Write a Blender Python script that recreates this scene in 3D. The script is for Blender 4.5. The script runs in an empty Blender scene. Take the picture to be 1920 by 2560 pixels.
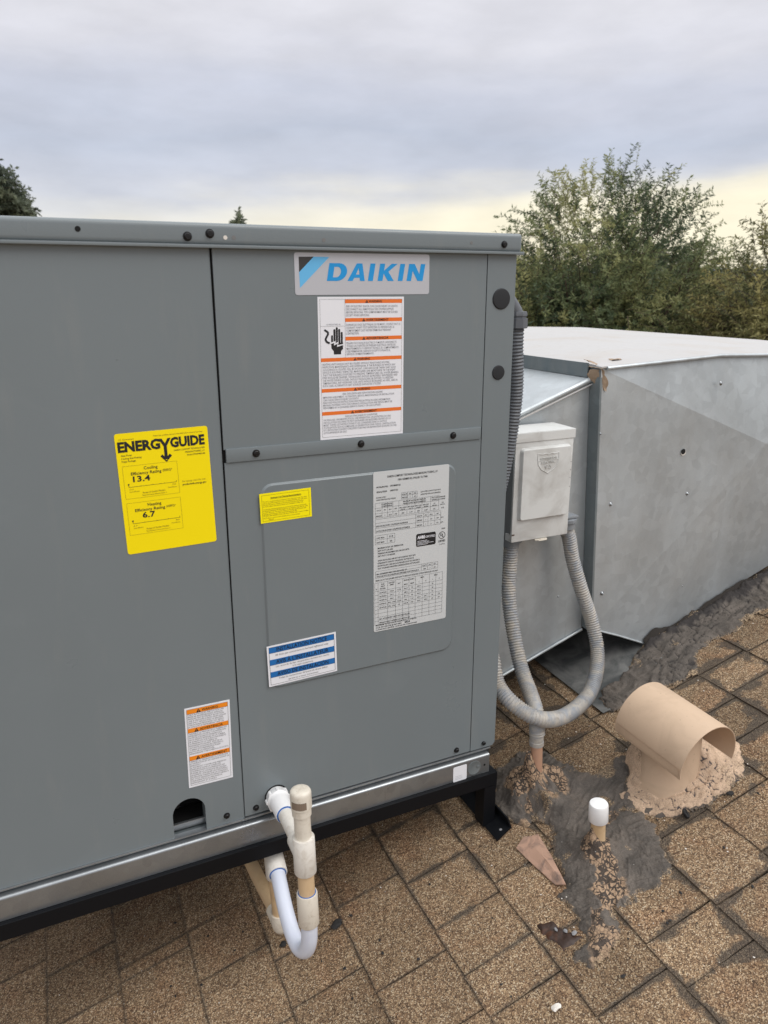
import bpy, bmesh, math, random
import numpy as np
from mathutils import Vector, Matrix, noise as mn
random.seed(7); rng = np.random.default_rng(7)
R = math.radians
sc = bpy.context.scene
COL = sc.collection

# ------------------------------------------------------------------ camera
ZO = 4.7                                   # eye height above the yard
PITCH, YAW = R(16.19), R(25.63)
EYE = Vector((0, -1.16, ZO))
fw = Vector((math.sin(YAW)*math.cos(PITCH), math.cos(YAW)*math.cos(PITCH), -math.sin(PITCH)))
rt = Vector((math.cos(YAW), -math.sin(YAW), 0)); up = rt.cross(fw)
cam = bpy.data.cameras.new('camera'); co = bpy.data.objects.new('camera', cam); COL.objects.link(co)
co.matrix_world = Matrix(((rt.x, up.x, -fw.x, EYE.x), (rt.y, up.y, -fw.y, EYE.y), (rt.z, up.z, -fw.z, EYE.z), (0, 0, 0, 1)))
cam.sensor_fit = 'VERTICAL'; cam.sensor_height = 36; cam.lens = 27.086
cam.clip_start = .02; cam.clip_end = 3000
cam.dof.use_dof = True; cam.dof.focus_distance = 1.5; cam.dof.aperture_fstop = 8.5
sc.camera = co
sc.render.resolution_x = 768; sc.render.resolution_y = 1024

# ------------------------------------------------------------------ sky and sun
w = bpy.data.worlds.new('World'); sc.world = w; w.use_nodes = True
nt = w.node_tree; nt.nodes.clear(); N = nt.nodes.new; LK = nt.links.new
SUN_EL, SUN_AZ = R(48), R(140)             # azimuth measured clockwise from +y
sky = N('ShaderNodeTexSky'); sky.sky_type = 'NISHITA'; sky.sun_disc = False
sky.sun_elevation = SUN_EL; sky.sun_rotation = SUN_AZ
bg1 = N('ShaderNodeBackground'); bg1.inputs[1].default_value = .08; LK(sky.outputs[0], bg1.inputs[0])
tc = N('ShaderNodeTexCoord'); sep = N('ShaderNodeSeparateXYZ'); LK(tc.outputs['Generated'], sep.inputs[0])
def wmath(op, a, b=None, c=None, clamp=False):
    m = N('ShaderNodeMath'); m.operation = op; m.use_clamp = clamp
    for i, v in enumerate((a, b, c)):
        if v is None: continue
        if isinstance(v, (int, float)): m.inputs[i].default_value = v
        else: LK(v, m.inputs[i])
    return m.outputs[0]
mp = N('ShaderNodeMapping'); mp.inputs['Scale'].default_value = (1.6, 1.6, 9.0); mp.inputs['Rotation'].default_value = (R(2), R(-2), R(20))
LK(tc.outputs['Generated'], mp.inputs[0])
n1 = N('ShaderNodeTexNoise'); n1.inputs['Scale'].default_value = 1.7; n1.inputs['Detail'].default_value = 5; n1.inputs['Roughness'].default_value = .5
LK(mp.outputs[0], n1.inputs[0])
mp2 = N('ShaderNodeMapping'); mp2.inputs['Scale'].default_value = (3.2, 3.2, 10.0); mp2.inputs['Location'].default_value = (3.1, 1.7, 0)
LK(tc.outputs['Generated'], mp2.inputs[0])
n2 = N('ShaderNodeTexNoise'); n2.inputs['Scale'].default_value = 2.6; n2.inputs['Detail'].default_value = 7; n2.inputs['Roughness'].default_value = .55
LK(mp2.outputs[0], n2.inputs[0])
zz = wmath('ADD', sep.outputs[2], wmath('MULTIPLY', wmath('SUBTRACT', n1.outputs[0], .5), .115))
rp = N('ShaderNodeValToRGB'); LK(zz, rp.inputs[0]); el = rp.color_ramp.elements
stops = [(0.0, (.76, .71, .60)), (.062, (.75, .71, .61)), (.088, (.65, .65, .655)), (.112, (.54, .56, .63)), (.160, (.475, .51, .60)),
         (.205, (.53, .55, .63)), (.25, (.62, .62, .67)), (.30, (.67, .665, .705)), (.5, (.74, .74, .78)), (1.0, (1, 1, 1))]
while len(el) < len(stops): el.new(.5)
for e, (p_, c_) in zip(el, stops): e.position = p_; e.color = (*c_, 1)
def vdot(dirv):
    v = N('ShaderNodeVectorMath'); v.operation = 'DOT_PRODUCT'; LK(tc.outputs['Generated'], v.inputs[0]); v.inputs[1].default_value = dirv
    return v.outputs['Value']
glow_az = R(56)
dg = vdot((math.sin(glow_az), math.cos(glow_az), 0))
gl = N('ShaderNodeMapRange'); gl.interpolation_type = 'SMOOTHSTEP'; LK(dg, gl.inputs[0]); gl.inputs[1].default_value = .62; gl.inputs[2].default_value = 1.0
gz = N('ShaderNodeMapRange'); gz.interpolation_type = 'SMOOTHSTEP'; LK(zz, gz.inputs[0]); gz.inputs[1].default_value = .135; gz.inputs[2].default_value = .085
glow = wmath('MULTIPLY', gl.outputs[0], gz.outputs[0])
mixg = N('ShaderNodeMixRGB'); LK(glow, mixg.inputs[0]); LK(rp.outputs[0], mixg.inputs[1]); mixg.inputs[2].default_value = (.90, .83, .64, 1)
mod = N('ShaderNodeMapRange'); LK(n2.outputs[0], mod.inputs[0]); mod.inputs[1].default_value = .3; mod.inputs[2].default_value = .7; mod.inputs[3].default_value = .93; mod.inputs[4].default_value = 1.08
zen = N('ShaderNodeMapRange'); LK(sep.outputs[2], zen.inputs[0]); zen.inputs[1].default_value = .3; zen.inputs[2].default_value = 1; zen.inputs[3].default_value = 1; zen.inputs[4].default_value = 1.75
st = wmath('MULTIPLY', mod.outputs[0], zen.outputs[0])
bg2 = N('ShaderNodeBackground'); LK(mixg.outputs[0], bg2.inputs[0]); LK(st, bg2.inputs[1])
mx = N('ShaderNodeMixShader'); mx.inputs[0].default_value = .93; LK(bg1.outputs[0], mx.inputs[1]); LK(bg2.outputs[0], mx.inputs[2])
wo = N('ShaderNodeOutputWorld'); LK(mx.outputs[0], wo.inputs[0])
sun = bpy.data.lights.new('sun', 'SUN'); sun.energy = 1.1; sun.angle = R(35); sun.color = (1, .96, .9)
so = bpy.data.objects.new('sun', sun); COL.objects.link(so)
sd = Vector((math.sin(SUN_AZ)*math.cos(SUN_EL), math.cos(SUN_AZ)*math.cos(SUN_EL), math.sin(SUN_EL)))
so.rotation_euler = sd.to_track_quat('Z', 'Y').to_euler(); so.location = (0, -3, 9)
vs = sc.view_settings; vs.view_transform = 'Standard'; vs.look = 'None'; vs.exposure = .28; vs.gamma = 1; vs.use_curve_mapping = False

# ------------------------------------------------------------------ helpers
def newcol(): return None
def link(name, me, mat=None, parent=None):
    o = bpy.data.objects.new(name, me); COL.objects.link(o)
    if mat is not None:
        for m_ in (mat if isinstance(mat, (list, tuple)) else [mat]): me.materials.append(m_)
    if parent is not None: o.parent = parent
    return o
def rootpos(o):
    p = Vector((0, 0, 0))
    while o is not None: p += o.location; o = o.parent
    return p
def obj(name, bm, mat, parent=None, smooth=False, kind=None, label=None):
    """bm holds coordinates relative to the eye level frame (z=0 at eye height)"""
    d = Vector((0, 0, ZO)) - rootpos(parent)
    for v in bm.verts: v.co += d
    bmesh.ops.recalc_face_normals(bm, faces=bm.faces)
    me = bpy.data.meshes.new(name); bm.to_mesh(me); bm.free()
    if smooth:
        me.shade_smooth()
        if smooth != 'all': 
            try: me.set_sharp_from_angle(angle=R(smooth if smooth is not True else 35))
            except Exception: pass
    o = link(name, me, mat, parent)
    if kind: o['kind'] = kind
    if label: o['label'] = label
    return o
def rawmesh(name, verts, faces, mat, parent=None, smooth=False, kind=None, cols=None):
    """numpy verts (n,3), faces (m,k) with constant k"""
    d = np.array(Vector((0, 0, ZO)) - rootpos(parent))
    V = (np.asarray(verts, float) + d).astype(np.float32); F = np.asarray(faces, np.int32); k = F.shape[1]
    me = bpy.data.meshes.new(name); me.vertices.add(len(V)); me.vertices.foreach_set('co', V.ravel())
    me.loops.add(F.size); me.loops.foreach_set('vertex_index', F.ravel())
    me.polygons.add(len(F)); me.polygons.foreach_set('loop_start', np.arange(0, F.size, k, dtype=np.int32))
    me.update(calc_edges=True)
    if cols is not None:
        a = me.color_attributes.new('tone', 'FLOAT_COLOR', 'POINT'); a.data.foreach_set('color', np.asarray(cols, np.float32).ravel())
    if smooth: me.shade_smooth()
    o = link(name, me, mat, parent)
    if kind: o['kind'] = kind
    return o
def thing(name, label, cat, loc=(0, 0, 0), group=None):
    o = bpy.data.objects.new(name, None); COL.objects.link(o); o.empty_display_size = .05
    o.location = (loc[0], loc[1], loc[2] + ZO); o['label'] = label; o['category'] = cat
    if group: o['group'] = group
    return o
def tag(o, label, cat, group=None):
    o['label'] = label; o['category'] = cat
    if group: o['group'] = group
    return o
def box(bm, x0, x1, y0, y1, z0, z1, bev=0, seg=2):
    m = Matrix.Translation(((x0+x1)/2, (y0+y1)/2, (z0+z1)/2)) @ Matrix.Diagonal((abs(x1-x0), abs(y1-y0), abs(z1-z0), 1))
    r_ = bmesh.ops.create_cube(bm, size=1, matrix=m)
    if bev:
        es = list({e for v in r_['verts'] for e in v.link_edges})
        bmesh.ops.bevel(bm, geom=es, offset=bev, segments=seg, affect='EDGES', profile=.6)
def prism(bm, pts, y0, y1):
    """closed outline pts [(x,z)], extruded from y0 (front) to y1"""
    a = [bm.verts.new((p[0], y0, p[1])) for p in pts]; b = [bm.verts.new((p[0], y1, p[1])) for p in pts]
    bm.faces.new(a); bm.faces.new(b[::-1]); n = len(pts)
    for i in range(n): bm.faces.new((a[i], a[(i+1) % n], b[(i+1) % n], b[i]))
def poly3(bm, pts): return bm.faces.new([bm.verts.new(p) for p in pts])
def frame(d):
    d = Vector(d).normalized(); h = Vector((0, 0, 1)) if abs(d.z) < .9 else Vector((1, 0, 0))
    s = d.cross(h).normalized(); return d, s, s.cross(d)
def lathe(bm, o, d, prof, seg=28, caps=True, hexa=None):
    """profile [(t along d, radius)]"""
    d, s, t_ = frame(d); o = Vector(o); rings = []
    for t, r_ in prof:
        rings.append([bm.verts.new(o + d*t + (s*math.cos(a) + t_*math.sin(a))*max(r_, 1e-5)) for a in [2*math.pi*i/seg for i in range(seg)]])
    for a, b in zip(rings, rings[1:]):
        for i in range(seg): bm.faces.new((a[i], a[(i+1) % seg], b[(i+1) % seg], b[i]))
    if caps: bm.faces.new(rings[0][::-1]); bm.faces.new(rings[-1])
def spline(pts, step):
    P = [Vector(p) for p in pts]; P = [P[0]*2-P[1]] + P + [P[-1]*2-P[-2]]; out = []
    for i in range(1, len(P)-2):
        a, b, c, d = P[i-1:i+3]; n = max(2, int((c-b).length/step))
        for k in range(n):
            t = k/n
            out.append(.5*((2*b)+(c-a)*t+(2*a-5*b+4*c-d)*t*t+(3*b-a-3*c+d)*t**3))
    out.append(P[-2]); return out
def even(path, step):
    L = [0.]
    for a, b in zip(path, path[1:]): L.append(L[-1]+(b-a).length)
    n = int(L[-1]/step); out = []; j = 0
    for i in range(n+1):
        t = L[-1]*i/n
        while j < len(L)-2 and L[j+1] < t: j += 1
        out.append(path[j].lerp(path[j+1], (t-L[j])/max(1e-9, L[j+1]-L[j])))
    return out
def sweep(bm, path, rad, seg=20, caps=True):
    n = len(path); T = [(path[min(i+1, n-1)]-path[max(i-1, 0)]).normalized() for i in range(n)]
    _, s, _ = frame(T[0]); rings = []
    for i in range(n):
        s = (s - T[i]*s.dot(T[i])).normalized(); t_ = T[i].cross(s); r_ = rad(i) if callable(rad) else rad
        rings.append([bm.verts.new(path[i]+(s*math.cos(2*math.pi*k/seg)+t_*math.sin(2*math.pi*k/seg))*r_) for k in range(seg)])
    for a, b in zip(rings, rings[1:]):
        for i in range(seg): bm.faces.new((a[i], a[(i+1) % seg], b[(i+1) % seg], b[i]))
    if caps: bm.faces.new(rings[0][::-1]); bm.faces.new(rings[-1])
def tube(bm, pts, r_, step=.006, seg=20): sweep(bm, spline(pts, step), r_, seg)

# ------------------------------------------------------------------ materials
def mat(name, col, rough=.6, metal=0, spec=.5):
    m = bpy.data.materials.new(name); m.use_nodes = True; b = m.node_tree.nodes['Principled BSDF']
    b.inputs['Base Color'].default_value = (*col, 1); b.inputs['Roughness'].default_value = rough
    b.inputs['Metallic'].default_value = metal; b.inputs['Specular IOR Level'].default_value = spec
    return m
class G:
    """small node-graph writer on a material"""
    def __init__(s, m): s.t = m.node_tree; s.b = s.t.nodes['Principled BSDF']; s.pos = None
    def n(s, k, **kw):
        x = s.t.nodes.new(k)
        for a, v in kw.items(): setattr(x, a, v)
        return x
    def l(s, a, b): s.t.links.new(a, b)
    def set(s, sock, v):
        if hasattr(v, 'is_output') or hasattr(v, 'links'): s.l(v, sock)
        elif isinstance(v, tuple) and sock.type == 'RGBA': sock.default_value = (*v, 1) if len(v) == 3 else v
        else: sock.default_value = v
    def P(s):
        if s.pos is None: s.pos = s.n('ShaderNodeNewGeometry').outputs['Position']
        return s.pos
    def noise(s, sc_, det=4, ro=.55, vec=None, dist=0, scale3=None):
        x = s.n('ShaderNodeTexNoise'); v = vec or s.P()
        if scale3: 
            mm = s.n('ShaderNodeMapping'); mm.inputs['Scale'].default_value = scale3; s.l(v, mm.inputs[0]); v = mm.outputs[0]
        s.l(v, x.inputs['Vector']); x.inputs['Scale'].default_value = sc_; x.inputs['Detail'].default_value = det
        x.inputs['Roughness'].default_value = ro; x.inputs['Distortion'].default_value = dist; return x.outputs[0]
    def vor(s, sc_, feat='F1', out='Distance', vec=None):
        x = s.n('ShaderNodeTexVoronoi', feature=feat); s.l(vec or s.P(), x.inputs['Vector']); x.inputs['Scale'].default_value = sc_; return x.outputs[out]
    def mr(s, v, a, b, c=0., d=1., smooth=False):
        x = s.n('ShaderNodeMapRange'); 
        if smooth: x.interpolation_type = 'SMOOTHSTEP'
        s.set(x.inputs[0], v)
        for i, q in enumerate((a, b, c, d)): x.inputs[i+1].default_value = q
        return x.outputs[0]
    def m(s, op, a, b=None, clamp=False):
        x = s.n('ShaderNodeMath', operation=op, use_clamp=clamp); s.set(x.inputs[0], a)
        if b is not None: s.set(x.inputs[1], b)
        return x.outputs[0]
    def mix(s, f, a, b, mode='MIX'):
        x = s.n('ShaderNodeMixRGB', blend_type=mode); s.set(x.inputs[0], f); s.set(x.inputs[1], a); s.set(x.inputs[2], b); return x.outputs[0]
    def ramp(s, v, stops):
        x = s.n('ShaderNodeValToRGB'); s.l(v, x.inputs[0]); e = x.color_ramp.elements
        while len(e) < len(stops): e.new(.5)
        for q, (p_, c_) in zip(e, stops): q.position = p_; q.color = (*c_, 1)
        return x.outputs[0]
    def bump(s, h, strength=.3, dist=.002):
        x = s.n('ShaderNodeBump'); s.l(h, x.inputs['Height']); x.inputs['Strength'].default_value = strength; x.inputs['Distance'].default_value = dist
        s.l(x.outputs[0], s.b.inputs['Normal']); return x
    def color(s, c): s.set(s.b.inputs['Base Color'], c)
    def rough(s, c): s.set(s.b.inputs['Roughness'], c)

def m_paint():
    m = mat('unit_grey_enamel', (.225, .25, .255), .42); g = G(m)
    big = g.mr(g.noise(2.2, 3), .3, .7, .96, 1.04); c = g.mix(1, (.170, .197, .209), big, 'MULTIPLY')
    # handling smudges and a few fine scuffs
    sm = g.mr(g.noise(7, 5, .65, dist=1.2), .58, .75, 0, .10); c = g.mix(sm, c, (.25, .28, .29)); dst = g.mr(g.noise(16, 5, .6, scale3=(1.6, 1, .25)), .56, .78, 0, .16); c = g.mix(dst, c, (.30, .29, .26))
    g.color(c); g.rough(g.mr(g.noise(9, 5, .6), .3, .7, .27, .42)); g.bump(g.m('ADD', g.noise(420, 2), g.m('MULTIPLY', g.noise(3.2, 2), 14)), .12, .0007); return m
def m_galv(name='galvanised_steel', tint=(.50, .53, .55), metal=.55, rough=.42, grime=.25):
    m = mat(name, tint, rough, metal); g = G(m)
    sp = g.vor(48, 'F1', 'Color'); bw = g.n('ShaderNodeRGBToBW'); g.l(sp, bw.inputs[0])
    a = g.mr(bw.outputs[0], .1, .9, .93, 1.06); a = g.m('MULTIPLY', a, g.mr(g.noise(2.6, 5, .6, dist=.8), .32, .68, .84, 1.12)); c = g.mix(1, tint, a, 'MULTIPLY')
    st_ = g.mr(g.noise(5, 6, .6, scale3=(3, 3, .5), dist=.6), .42, .7, 0, grime); c = g.mix(st_, c, (.35, .345, .33))
    scr = g.mr(g.noise(10, 4, .7, scale3=(12, 12, .9), dist=1.2), .66, .70, 0, .30); c = g.mix(scr, c, (.25, .25, .25))
    gr = g.mr(g.noise(700, 2), .3, .7, .95, 1.05); c = g.mix(1, c, gr, 'MULTIPLY')
    g.color(c); g.rough(g.mr(g.noise(6, 5, .6), .3, .7, rough-.08, rough+.14)); g.bump(g.m('ADD', g.noise(5, 3, .5), g.m('MULTIPLY', g.noise(90, 3, .6, scale3=(1, 1, .15)), .02)), .25, .007); return m
def m_plastic(name, c0, dirt=(.33, .26, .18), amt=.5, rough=.38, freq=26, spots=True):
    m = mat(name, c0, rough); g = G(m)
    d = g.mr(g.noise(freq, 6, .62, dist=.8), .48, .74, 0, amt); c = g.mix(d, c0, dirt)
    if spots:
        sp = g.mr(g.noise(150, 4, .6), .66, .74, 0, .55); c = g.mix(sp, c, (.18, .15, .12))
    g.color(c); g.rough(g.mr(g.noise(60, 4), .3, .7, rough-.05, rough+.15)); g.bump(g.noise(300, 3), .06, .0008); return m
M = {}
M['paint'] = m_paint()
M['galv'] = m_galv('galvanised_steel', (.50, .54, .56), .50, .42, .22); M['galv_dark'] = m_galv('dark_galvanised_steel', (.21, .245, .26), .5, .5, .35)  # dark copy: shade of duct underside and inner faces put into the colour
M['dullsheet'] = m_galv('shade_darkened_sheet', (.075, .08, .08), .1, .75, .5)  # sheet below the duct; its colour is darkened to carry the shade
M['rail'] = m_galv('mill_finish_rail', (.325, .345, .36), .8, .29, .10)
M['duct_top'] = m_plastic('white_roof_coating', (.46, .455, .45), (.40, .33, .25), .35, .6, 5, True)
M['stand'] = mat('black_stand_steel', (.0035, .0042, .006), .5, 0, .22)
M['black'] = mat('black_void', (.004, .004, .004), .9)
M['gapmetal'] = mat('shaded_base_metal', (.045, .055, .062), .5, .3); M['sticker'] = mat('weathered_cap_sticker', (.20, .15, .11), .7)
M['screw'] = mat('black_screw', (.012, .012, .013), .35, .3)
M['plug'] = mat('black_rubber_plug', (.012, .014, .017), .6)
M['pvc'] = m_plastic('aged_white_pvc', (.74, .71, .65), (.40, .33, .24), .5, .38, 55)
M['pvc_new'] = m_plastic('new_white_pvc', (.80, .80, .80), (.5, .5, .48), .2, .3, 26, False)
M['pvc_tan'] = m_plastic('yellowed_pvc', (.62, .45, .27), (.42, .27, .13), .6, .4, 20, False)
M['pvc_ivory'] = m_plastic('ivory_pvc', (.68, .63, .54), (.36, .29, .2), .5, .35, 70)
hs = M['hose'] = mat('milky_hose', (.66, .70, .80), .22); hs.node_tree.nodes['Principled BSDF'].inputs['Subsurface Weight'].default_value = .25
hs.node_tree.nodes['Principled BSDF'].inputs['Subsurface Radius'].default_value = (.01, .01, .012)
M['cement'] = mat('blue_pvc_cement', (.03, .13, .42), .4)
M['boxpaint'] = m_plastic('box_off_white_enamel', (.64, .65, .635), (.42, .41, .385), .85, .42, 11, False)
M['boxbody'] = mat('box_grey_enamel', (.20, .21, .215), .5)
M['fitting'] = m_plastic('grey_fitting', (.23, .25, .27), (.34, .31, .27), .4, .5, 30, False)
def m_conduit():
    m = mat('grey_conduit', (.30, .31, .32), .5); g = G(m)
    pa = g.mr(g.noise(22, 6, .65, dist=1.6), .40, .60, 0, .85); c = g.mix(pa, (.27, .285, .305), (.44, .40, .34))
    d = g.mr(g.noise(60, 5, .7), .55, .75, 0, .6); c = g.mix(d, c, (.16, .14, .12)); g.color(c); return m
M['conduit'] = m_conduit()
M['conduit_dark'] = m_plastic('dark_grey_conduit', (.115, .125, .14), (.2, .2, .2), .3, .5, 40, False)
M['tanpaint'] = m_plastic('tan_paint', (.57, .42, .295), (.36, .26, .18), .45, .62, 14, True)
M['tanpipe'] = m_plastic('tan_painted_pipe', (.46, .27, .18), (.30, .20, .15), .5, .6, 60, True)
M['white'] = mat('label_white', (.78, .79, .83), .45); M['silver'] = mat('label_silver', (.52, .53, .57), .35, .25)
M['plate'] = mat('rating_plate_silver', (.60, .625, .635), .42, .1)
M['yellow'] = mat('label_yellow', (.93, .74, .0), .6, 0, .25); M['yellow2'] = mat('label_bright_yellow', (.95, .82, .0), .6, 0, .25)
M['ink'] = mat('black_ink', (.010, .010, .012), .5); M['greyink'] = mat('grey_ink', (.30, .31, .33), .5); M['midink'] = mat('faint_ink', (.17, .17, .17), .5)
M['oliveink'] = mat('small_print_on_yellow', (.24, .19, .01), .5)
M['orange'] = mat('warning_orange', (.78, .17, .02), .45); M['orange2'] = mat('warning_amber', (.84, .25, .01), .45)
M['blue'] = mat('notice_blue', (.01, .14, .42), .45); M['cyan'] = mat('logo_blue', (.006, .29, .68), .4); M['sky'] = mat('logo_light_blue', (.13, .47, .80), .4)
M['charcoal'] = mat('logo_charcoal', (.035, .033, .033), .5)

def m_shingle():
    m = mat('asphalt_shingle_granules', (.2, .15, .1), .88, 0, .25); g = G(m)
    uv = g.n('ShaderNodeUVMap', uv_map='edge'); su = g.n('ShaderNodeSeparateXYZ'); g.l(uv.outputs[0], su.inputs[0])
    oi = g.n('ShaderNodeObjectInfo').outputs['Random']
    gcol = g.vor(560, 'F1', 'Color'); bw = g.n('ShaderNodeSeparateXYZ'); g.l(gcol, bw.inputs[0])
    c = g.ramp(bw.outputs[0], [(0, (.050, .033, .022)), (.18, (.105, .067, .042)), (.40, (.20, .135, .082)), (.60, (.31, .205, .115)), (.78, (.46, .32, .18)), (.92, (.66, .53, .34)), (1, (.78, .68, .50))])
    g2 = g.vor(260, 'F1', 'Color'); b2 = g.n('ShaderNodeSeparateXYZ'); g.l(g2, b2.inputs[0])
    c = g.mix(.34, c, g.ramp(b2.outputs[1], [(0, (.06, .04, .027)), (.45, (.17, .115, .07)), (1, (.36, .26, .16))]))
    # blends of colour inside the sheet and from tab to tab
    c = g.mix(1, c, g.mr(g.noise(5, 4, .6), .3, .7, .80, 1.18), 'MULTIPLY')
    rd = g.mr(g.noise(8, 5, .6, dist=1), .5, .7, 0, .5); c = g.mix(rd, c, g.mix(1, c, (1.02, .80, .70), 'MULTIPLY')); c = g.mix(1, c, (.87, .85, .86), 'MULTIPLY')
    c = g.mix(1, c, g.mr(oi, 0, 1, .80, 1.16), 'MULTIPLY')
    # worn, dirty margins of every tab, bitumen bared; upper edge adds painted butt shadow
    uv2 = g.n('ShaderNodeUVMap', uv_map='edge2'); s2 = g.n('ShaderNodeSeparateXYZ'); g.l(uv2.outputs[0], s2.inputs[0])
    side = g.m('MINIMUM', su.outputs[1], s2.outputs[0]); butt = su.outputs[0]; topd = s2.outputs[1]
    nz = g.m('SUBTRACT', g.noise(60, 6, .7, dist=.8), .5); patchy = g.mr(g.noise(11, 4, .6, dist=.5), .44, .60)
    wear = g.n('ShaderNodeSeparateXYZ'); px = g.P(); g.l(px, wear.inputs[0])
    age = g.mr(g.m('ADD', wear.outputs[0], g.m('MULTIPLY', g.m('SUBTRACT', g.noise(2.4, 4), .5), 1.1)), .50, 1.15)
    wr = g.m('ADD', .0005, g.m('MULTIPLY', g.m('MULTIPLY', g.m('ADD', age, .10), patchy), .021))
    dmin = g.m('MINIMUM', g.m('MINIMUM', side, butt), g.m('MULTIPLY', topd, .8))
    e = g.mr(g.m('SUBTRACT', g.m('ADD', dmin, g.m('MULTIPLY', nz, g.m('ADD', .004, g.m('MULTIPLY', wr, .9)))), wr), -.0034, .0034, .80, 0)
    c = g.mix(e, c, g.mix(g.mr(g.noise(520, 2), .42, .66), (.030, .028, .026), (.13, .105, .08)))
    dk = g.mr(g.noise(60, 6, .75, dist=1.4), .66, .76, 0, .5); c = g.mix(dk, c, (.05, .043, .037))
    wsp = g.mr(g.noise(190, 2, .5), .755, .80, 0, .8); c = g.mix(wsp, c, (.66, .62, .55))
    g.color(c); h = g.m('ADD', g.vor(430), g.m('MULTIPLY', g.noise(120, 3), .8)); g.bump(h, .75, .0016); return m
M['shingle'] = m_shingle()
M['underlay'] = mat('asphalt_underlayer', (.032, .027, .023), .95)

def m_mastic(name, base, base2, paint, crackc, bs=.6):
    """vertex colour: R = paint coverage, G = crack depth, B = dust"""
    m = mat(name, base, .8, 0, .3); g = G(m); at = g.n('ShaderNodeAttribute', attribute_name='tone'); s = g.n('ShaderNodeSeparateXYZ'); g.l(at.outputs['Color'], s.inputs[0])
    c = g.mix(g.mr(g.noise(24, 6, .6), .35, .65), base, base2)
    c = g.mix(g.mr(g.noise(9, 5, .6, dist=1), .55, .7, 0, .5), c, (.16, .13, .105))
    f = g.mr(g.m('ADD', s.outputs[0], g.m('MULTIPLY', g.m('SUBTRACT', g.noise(70, 5, .7), .5), .5)), .42, .58)
    pc = g.mix(g.mr(g.noise(40, 5, .6), .35, .7), paint, tuple(v*.72 for v in paint)); c = g.mix(f, c, pc)
    c = g.mix(g.mr(s.outputs[1], .15, .75, 0, .95), c, crackc)
    wv = g.n('ShaderNodeVectorMath', operation='ADD'); g.l(g.P(), wv.inputs[0]); wn = g.n('ShaderNodeTexNoise'); g.l(g.P(), wn.inputs[0]); wn.inputs['Scale'].default_value = 70; wn.inputs['Detail'].default_value = 4
    ws = g.n('ShaderNodeVectorMath', operation='SCALE'); g.l(wn.outputs['Color'], ws.inputs[0]); ws.inputs['Scale'].default_value = .016; g.l(ws.outputs[0], wv.inputs[1])
    cz = g.vor(105, 'DISTANCE_TO_EDGE', 'Distance', wv.outputs[0]); cw = g.m('MULTIPLY', s.outputs[2], g.mr(g.noise(45, 4, .6), .38, .62, .02, .20))
    ckm = g.mr(g.m('SUBTRACT', cw, cz), -.02, .03); c = g.mix(g.m('MULTIPLY', ckm, g.m('MULTIPLY', f, .9)), c, crackc)
    sp = g.mr(g.vor(75), .0, .10, 1, 0); sp2 = g.m('MULTIPLY', sp, g.mr(g.noise(20, 2), .5, .6)); c = g.mix(sp2, c, (.6, .57, .52))
    gvc = g.n('ShaderNodeSeparateXYZ'); g.l(g.vor(560, 'F1', 'Color'), gvc.inputs[0]); dustc = g.ramp(gvc.outputs[0], [(0, (.07, .05, .035)), (.5, (.22, .155, .10)), (1, (.50, .38, .24))])
    c = g.mix(g.mr(g.m('MULTIPLY', at.outputs['Alpha'], g.mr(gvc.outputs[1], .1, .9, .5, 1.4)), .30, .55), c, dustc)
    gr = g.mr(g.noise(420, 3, .6), .3, .7, .75, 1.22); c = g.mix(1, c, gr, 'MULTIPLY')
    g.color(c); g.bump(g.m('SUBTRACT', g.m('ADD', g.noise(110, 5, .65), g.noise(500, 2)), g.m('MULTIPLY', ckm, f)), bs, .0025); return m
M['mastic'] = m_mastic('dried_grey_roof_mastic', (.082, .072, .063), (.145, .124, .106), (.42, .29, .19), (.035, .031, .03))
M['mastic_tan'] = m_mastic('tan_painted_mastic', (.075, .064, .057), (.11, .095, .08), (.58, .42, .295), (.05, .045, .05), .28)
M['flashing'] = m_plastic('pink_tan_flashing', (.45, .28, .20), (.13, .095, .08), .95, .6, 38, True)
M['rust'] = m_plastic('rusty_tar', (.035, .018, .012), (.14, .045, .012), .9, .5, 30, True)
M['debris'] = mat('black_tar_crumb', (.018, .017, .017), .8); M['chip'] = mat('white_chip', (.70, .66, .60), .7); M['greychip'] = mat('grey_chip', (.25, .25, .26), .7)
M['tape'] = m_plastic('tan_caulk', (.33, .24, .165), (.20, .15, .1), .6, .6, 30, False)
def m_leaf(name, a, b, c3):
    m = mat(name, a, .6, 0, .25); g = G(m); at = g.n('ShaderNodeAttribute', attribute_name='tone'); s = g.n('ShaderNodeSeparateXYZ'); g.l(at.outputs['Color'], s.inputs[0])
    c = g.ramp(s.outputs[0], [(0, a), (.5, b), (1, c3)]); g.color(c)
    tr = g.n('ShaderNodeBsdfTranslucent'); g.l(c, tr.inputs[0]); mxs = g.n('ShaderNodeMixShader'); mxs.inputs[0].default_value = .42
    g.l(g.b.outputs[0], mxs.inputs[1]); g.l(tr.outputs[0], mxs.inputs[2]); g.l(mxs.outputs[0], g.t.nodes['Material Output'].inputs[0]); return m
M['leaf'] = m_leaf('olive_green_leaves', (.065, .095, .055), (.19, .23, .11), (.38, .38, .17))
M['leaf2'] = m_leaf('yellow_olive_leaves', (.08, .09, .045), (.21, .21, .09), (.38, .34, .14))
M['leafd'] = m_leaf('dark_green_leaves', (.085, .105, .078), (.14, .165, .115), (.20, .225, .14))
M['bark'] = m_plastic('brown_bark', (.09, .065, .045), (.04, .03, .02), .6, .9, 20, False)
M['ground'] = m_plastic('dry_yard_soil', (.22, .16, .11), (.12, .1, .06), .8, .95, .8, False)
M['stucco'] = m_plastic('beige_stucco', (.45, .36, .27), (.35, .28, .2), .4, .9, 3, False)
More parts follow.
